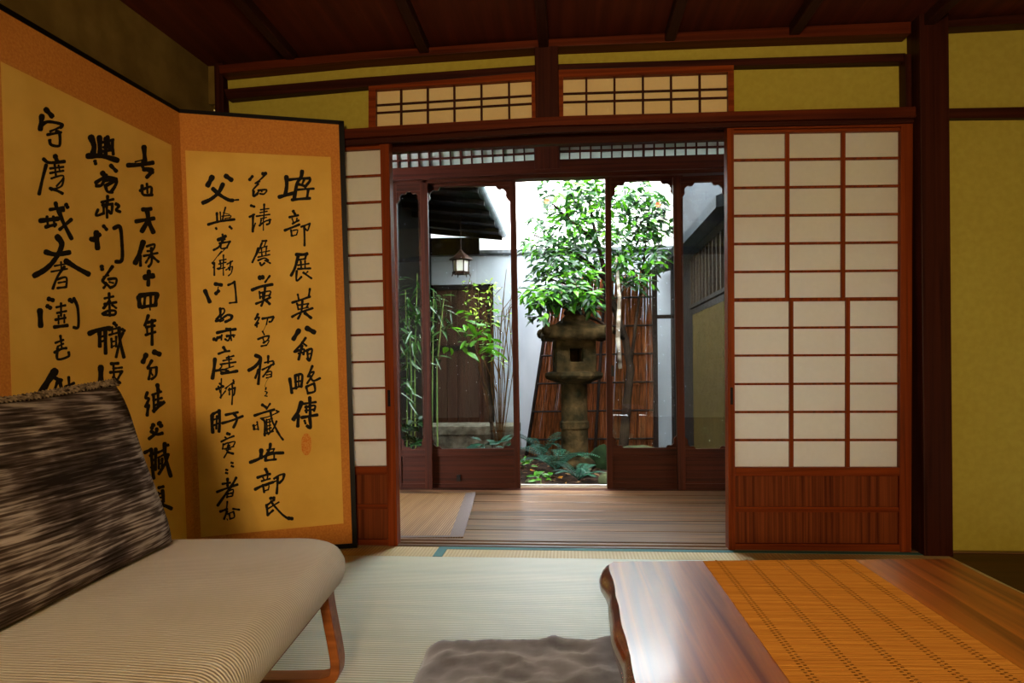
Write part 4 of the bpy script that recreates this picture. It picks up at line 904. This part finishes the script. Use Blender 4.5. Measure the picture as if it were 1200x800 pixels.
for px, py, y in ((641, 236, 6.3), (771, 240, 6.6)):
    p = P(px, py, Y=y); m = MB()
    for k in range(6): a = k * 1.047; leaf(m, p, Vector((math.cos(a), -.4, math.sin(a))), Vector((0, -1, 0)), .03, .026, .1, -.2)
    m.build('flower', 'flower_red', tree)
# plants made of stems and leaves
def plant(name, label, cat, base, stems, m_leaf, m_stem, ln, wd, n, zone, slim=False, group=None, seed=1, droop=(-.7, .3), face=.3):
    r = thing(name, base, label, cat, group); rd = random.Random(seed); ms, ml = MB(), MB()
    for st in stems: ms.tube([Vector(q) for q in st], [(0.006 if name == 'twiggy_shrub' else .009) * (1 - .55 * i / max(1, len(st) - 1)) for i in range(len(st))], 5)
    ms.build('stem', m_stem, r)
    for (c, rx, ry, rz, k) in zone:
        for i in range(k):
            p = Vector(c) + Vector((rd.uniform(-1, 1) * rx, rd.uniform(-1, 1) * ry, rd.uniform(-1, 1) * rz)); d = rdir(rd, *droop)
            leaf(ml, p, d, (Vector((0, -face, 1)) + rdir(rd, -.4, .4) * .5).normalized(), ln * rd.uniform(.7, 1.2), wd * rd.uniform(.75, 1.15), slim=slim)
    ml.build('foliage', m_leaf, r); return r
def Z_(px, py, rx, ry, y, k, dy=.15): return (P(px, py, Y=y), rx / FPX * y, dy, ry / FPX * y, k)
G = lambda px, y: Vector((P(px, 500, Y=y).x, y, GZ - .02))
st = [[G(476, 5.7), P(477, 430, Y=5.7), P(475, 340, Y=5.7)], [G(486, 5.85), P(486, 420, Y=5.85), P(489, 320, Y=5.85)], [G(481, 5.6), P(482, 440, Y=5.6), P(479, 370, Y=5.6)]]
plant('bamboo_plant', 'slender green bamboo seen through the far left glass door', 'plant', G(482, 5.7), st, 'bamboo_leaf', 'cane', .17, .026, 0,
      [Z_(480, 390, 14, 40, 5.7, 55), Z_(488, 350, 14, 24, 5.8, 30), Z_(476, 440, 8, 30, 5.6, 24)], True, seed=2, droop=(-.9, .1))
st = [[G(512, 6.3), P(512, 430, Y=6.3), P(520, 350, Y=6.3)], [G(505, 6.2), P(507, 420, Y=6.2), P(508, 340, Y=6.2)]]
plant('bamboo_plant', 'leafy dwarf bamboo in front of the left edge of the plank door', 'plant', G(510, 6.3), st, 'bamboo_leaf', 'cane', .16, .026, 0,
      [Z_(516, 365, 14, 24, 6.3, 36), Z_(510, 400, 8, 24, 6.3, 20)], True, seed=3, droop=(-.9, .2))
st = [[G(578, 6.6), P(576, 480, Y=6.6), P(566, 420, Y=6.6), P(556, 370, Y=6.6)], [G(578, 6.6), P(572, 460, Y=6.6), P(548, 410, Y=6.6)]]
plant('broadleaf_shrub', 'bright broad leaved shrub in front of the plank door', 'shrub', G(578, 6.6), st, 'camellia_leaf', 'bark', .15, .055, 0,
      [Z_(560, 376, 20, 16, 6.55, 26), Z_(562, 408, 20, 12, 6.5, 24), Z_(535, 396, 14, 12, 6.5, 12)], seed=4, droop=(-.6, .3))
rd = random.Random(9); b = G(586, 7.2); st = []
for i in range(13):
    px, py = rd.uniform(552, 606), rd.uniform(320, 430); e_ = P(px, py, Y=7.2 + rd.uniform(-.15, .15)); mdl = b.lerp(e_, .5) + Vector((rd.uniform(-.06, .06), 0, .05)); st.append([b, mdl, e_])
    st.append([mdl, mdl.lerp(e_, .6) + Vector((rd.uniform(-.15, .15), 0, .1)), e_ + Vector((rd.uniform(-.2, .2), 0, rd.uniform(-.1, .1)))])
plant('twiggy_shrub', 'bare twiggy shrub with a few lime leaves against the white wall', 'shrub', b, st, 'lime_leaf', 'twig', .06, .028, 0,
      [Z_(565, 355, 20, 28, 7.2, 110), Z_(590, 400, 14, 40, 7.2, 12)], seed=6)
plant('low_bush', 'low leafy green bush behind the far left glass door', 'bush', G(482, 5.5), [[G(482, 5.5), P(480, 520, Y=5.5), P(474, 495, Y=5.5)], [G(482, 5.5), P(486, 515, Y=5.5), P(490, 490, Y=5.5)]], 'deep_leaf', 'bark', .12, .05, 0,
      [Z_(482, 505, 15, 16, 5.5, 46)], seed=7, droop=(-.4, .5))
plant('low_bush', 'small pale leaved plant in front of the stone kerb', 'bush', G(578, 6.3), [[G(578, 6.3), P(576, 525, Y=6.3)]], 'fern_leaf', 'cane', .12, .04, 0, [Z_(576, 520, 16, 5, 6.3, 18, .1)], seed=8, droop=(-.1, .6), face=.8)
for (px, py, lab, sd) in ((634, 567, 'tiny bright green seedling at the edge of the veranda step', 21), (614, 548, 'small green seedling between glass door and fern', 22)):
    q = P(px, py, Z=GZ); plant('seedling', lab, 'plant', q, [[q + Vector((0, 0, -.02)), q + Vector((0, 0, .05))]], 'camellia_leaf', 'cane', .08, .03, 0, [(q + Vector((0, 0, .05)), .07, .06, .03, 14)], seed=sd, droop=(-.1, .6), face=.8)
# ferns
def fern(px, py, lab, n, L_, sd, lift=.75):
    q = P(px, py, Z=GZ); r = thing('fern', q + Vector((0, 0, -.02)), lab, 'fern', 'ferns around the stone lantern'); rd = random.Random(sd)
    for i in range(n):
        a = i / n * 6.283 + rd.uniform(-.3, .3); ln = L_ * rd.uniform(.75, 1.15); h = Vector((math.cos(a), math.sin(a), 0)); up_ = lift * rd.uniform(.8, 1.2); m = MB(); pts = []
        for k in range(13):
            t = k / 12; pts.append(q + h * (ln * t) + Vector((0, 0, ln * (up_ * 1.6 * t - up_ * 1.15 * t * t))))
        m.tube(pts, [.004 - .003 * k / 12 for k in range(13)], 4)
        for k in range(1, 12):
            d = (pts[k + 1] - pts[k - 1]).normalized(); s = d.cross(Vector((0, 0, 1))).normalized(); w = ln * .20 * math.sin(math.pi * (.12 + .85 * k / 12)) ** .8
            for sg in (-1, 1):
                for f_ in (0, .5): leaf(m, pts[k].lerp(pts[min(12, k + 1)], f_), s * sg + d * .35, s.cross(d), w, .0095, .05, .12)
        m.build('frond', 'fern_leaf', r)
fern(652, 551, 'fern with long blue green fronds at the left foot of the stone lantern', 9, .52, 31)
fern(678, 562, 'smaller fern in front of the stone lantern base', 8, .30, 32, .6)
fern(634, 536, 'fern reaching over the white wall foot left of the fence', 7, .42, 33, .9)
# mossy stones and fallen leaves
mat('moss', L(13, 23, 9), L(24, 36, 15), .95, s=14, detail=6, bump=.6, bdist=.02)
mat('moss_stone', L(62, 66, 42), L(40, 42, 28), .95, s=8, detail=7, bump=.5)
def stone(px, py, rx, ry, rz, m_, lab, sd):
    q = P(px, py, Z=GZ); R = []
    for k in range(11):
        t = -1.2 + 2.77 * k / 10; R.append([])
        for j in range(20):
            a = j * .31416; v = Vector((math.cos(t) * math.cos(a), math.cos(t) * math.sin(a), math.sin(t))); f_ = 1 + .16 * noise.noise(v * 1.6 + Vector((sd, 0, 0))) + .05 * noise.noise(v * 5 + Vector((sd, 0, 0)))
            R[-1].append(q + Vector((v.x * rx * f_, v.y * ry * f_, v.z * rz * f_ * (.3 if v.z < 0 else 1))))
    tag(MB().rings(R).build('mossy_stone', m_, smooth=True), lab, 'stone', 'mossy stones in the garden')
stone(704, 546, .13, .14, .2, 'moss', 'dark green mossy boulder right of the stone lantern', 3)
stone(748, 541, .30, .16, .16, 'moss_stone', 'flat pale mossy stone behind the right glass door', 8)
stone(712, 566, .08, .08, .09, 'moss_stone', 'small grey stone beside the veranda step', 14)
stone(622, 566, .05, .05, .04, 'moss_stone', 'pebble at the left of the step', 17)
mats_ = ['litter_brown', 'litter_tan', 'litter_yellow']
mat('litter_brown', L(60, 40, 26), L(36, 24, 16), .8, s=20); mat('litter_tan', L(104, 80, 54), L(76, 56, 38), .8, s=20); mat('litter_yellow', L(170, 120, 30), L(130, 84, 24), .7, s=20)
rd = random.Random(15); lm = MB(); idx = []
for i in range(900):
    x, y = rd.uniform(-.9, 1.05), rd.uniform(4.9, 7.3); p = Vector((x * 2.2, y * 2.2, 0)); z = GZ + .025 * noise.noise(p) + .012 * noise.noise(p * 4) - .004
    n0 = len(lm.f); leaf(lm, Vector((x, y, z + .006)), rdir(rd, -.1, .25), (Vector((0, 0, 1)) + rdir(rd, -.3, .3) * .6).normalized(), rd.uniform(.03, .065), rd.uniform(.014, .028), .1, rd.uniform(-.2, .2))
    c = rd.random(); idx += [0 if c < .6 else 1 if c < .96 else 2] * (len(lm.f) - n0)
o = lm.build('leaf_litter', mats_)
for p_, k in zip(o.data.polygons, idx): p_.material_index = k
tag(o, 'brown fallen leaves scattered over the garden soil', 'leaves', None, 'stuff')
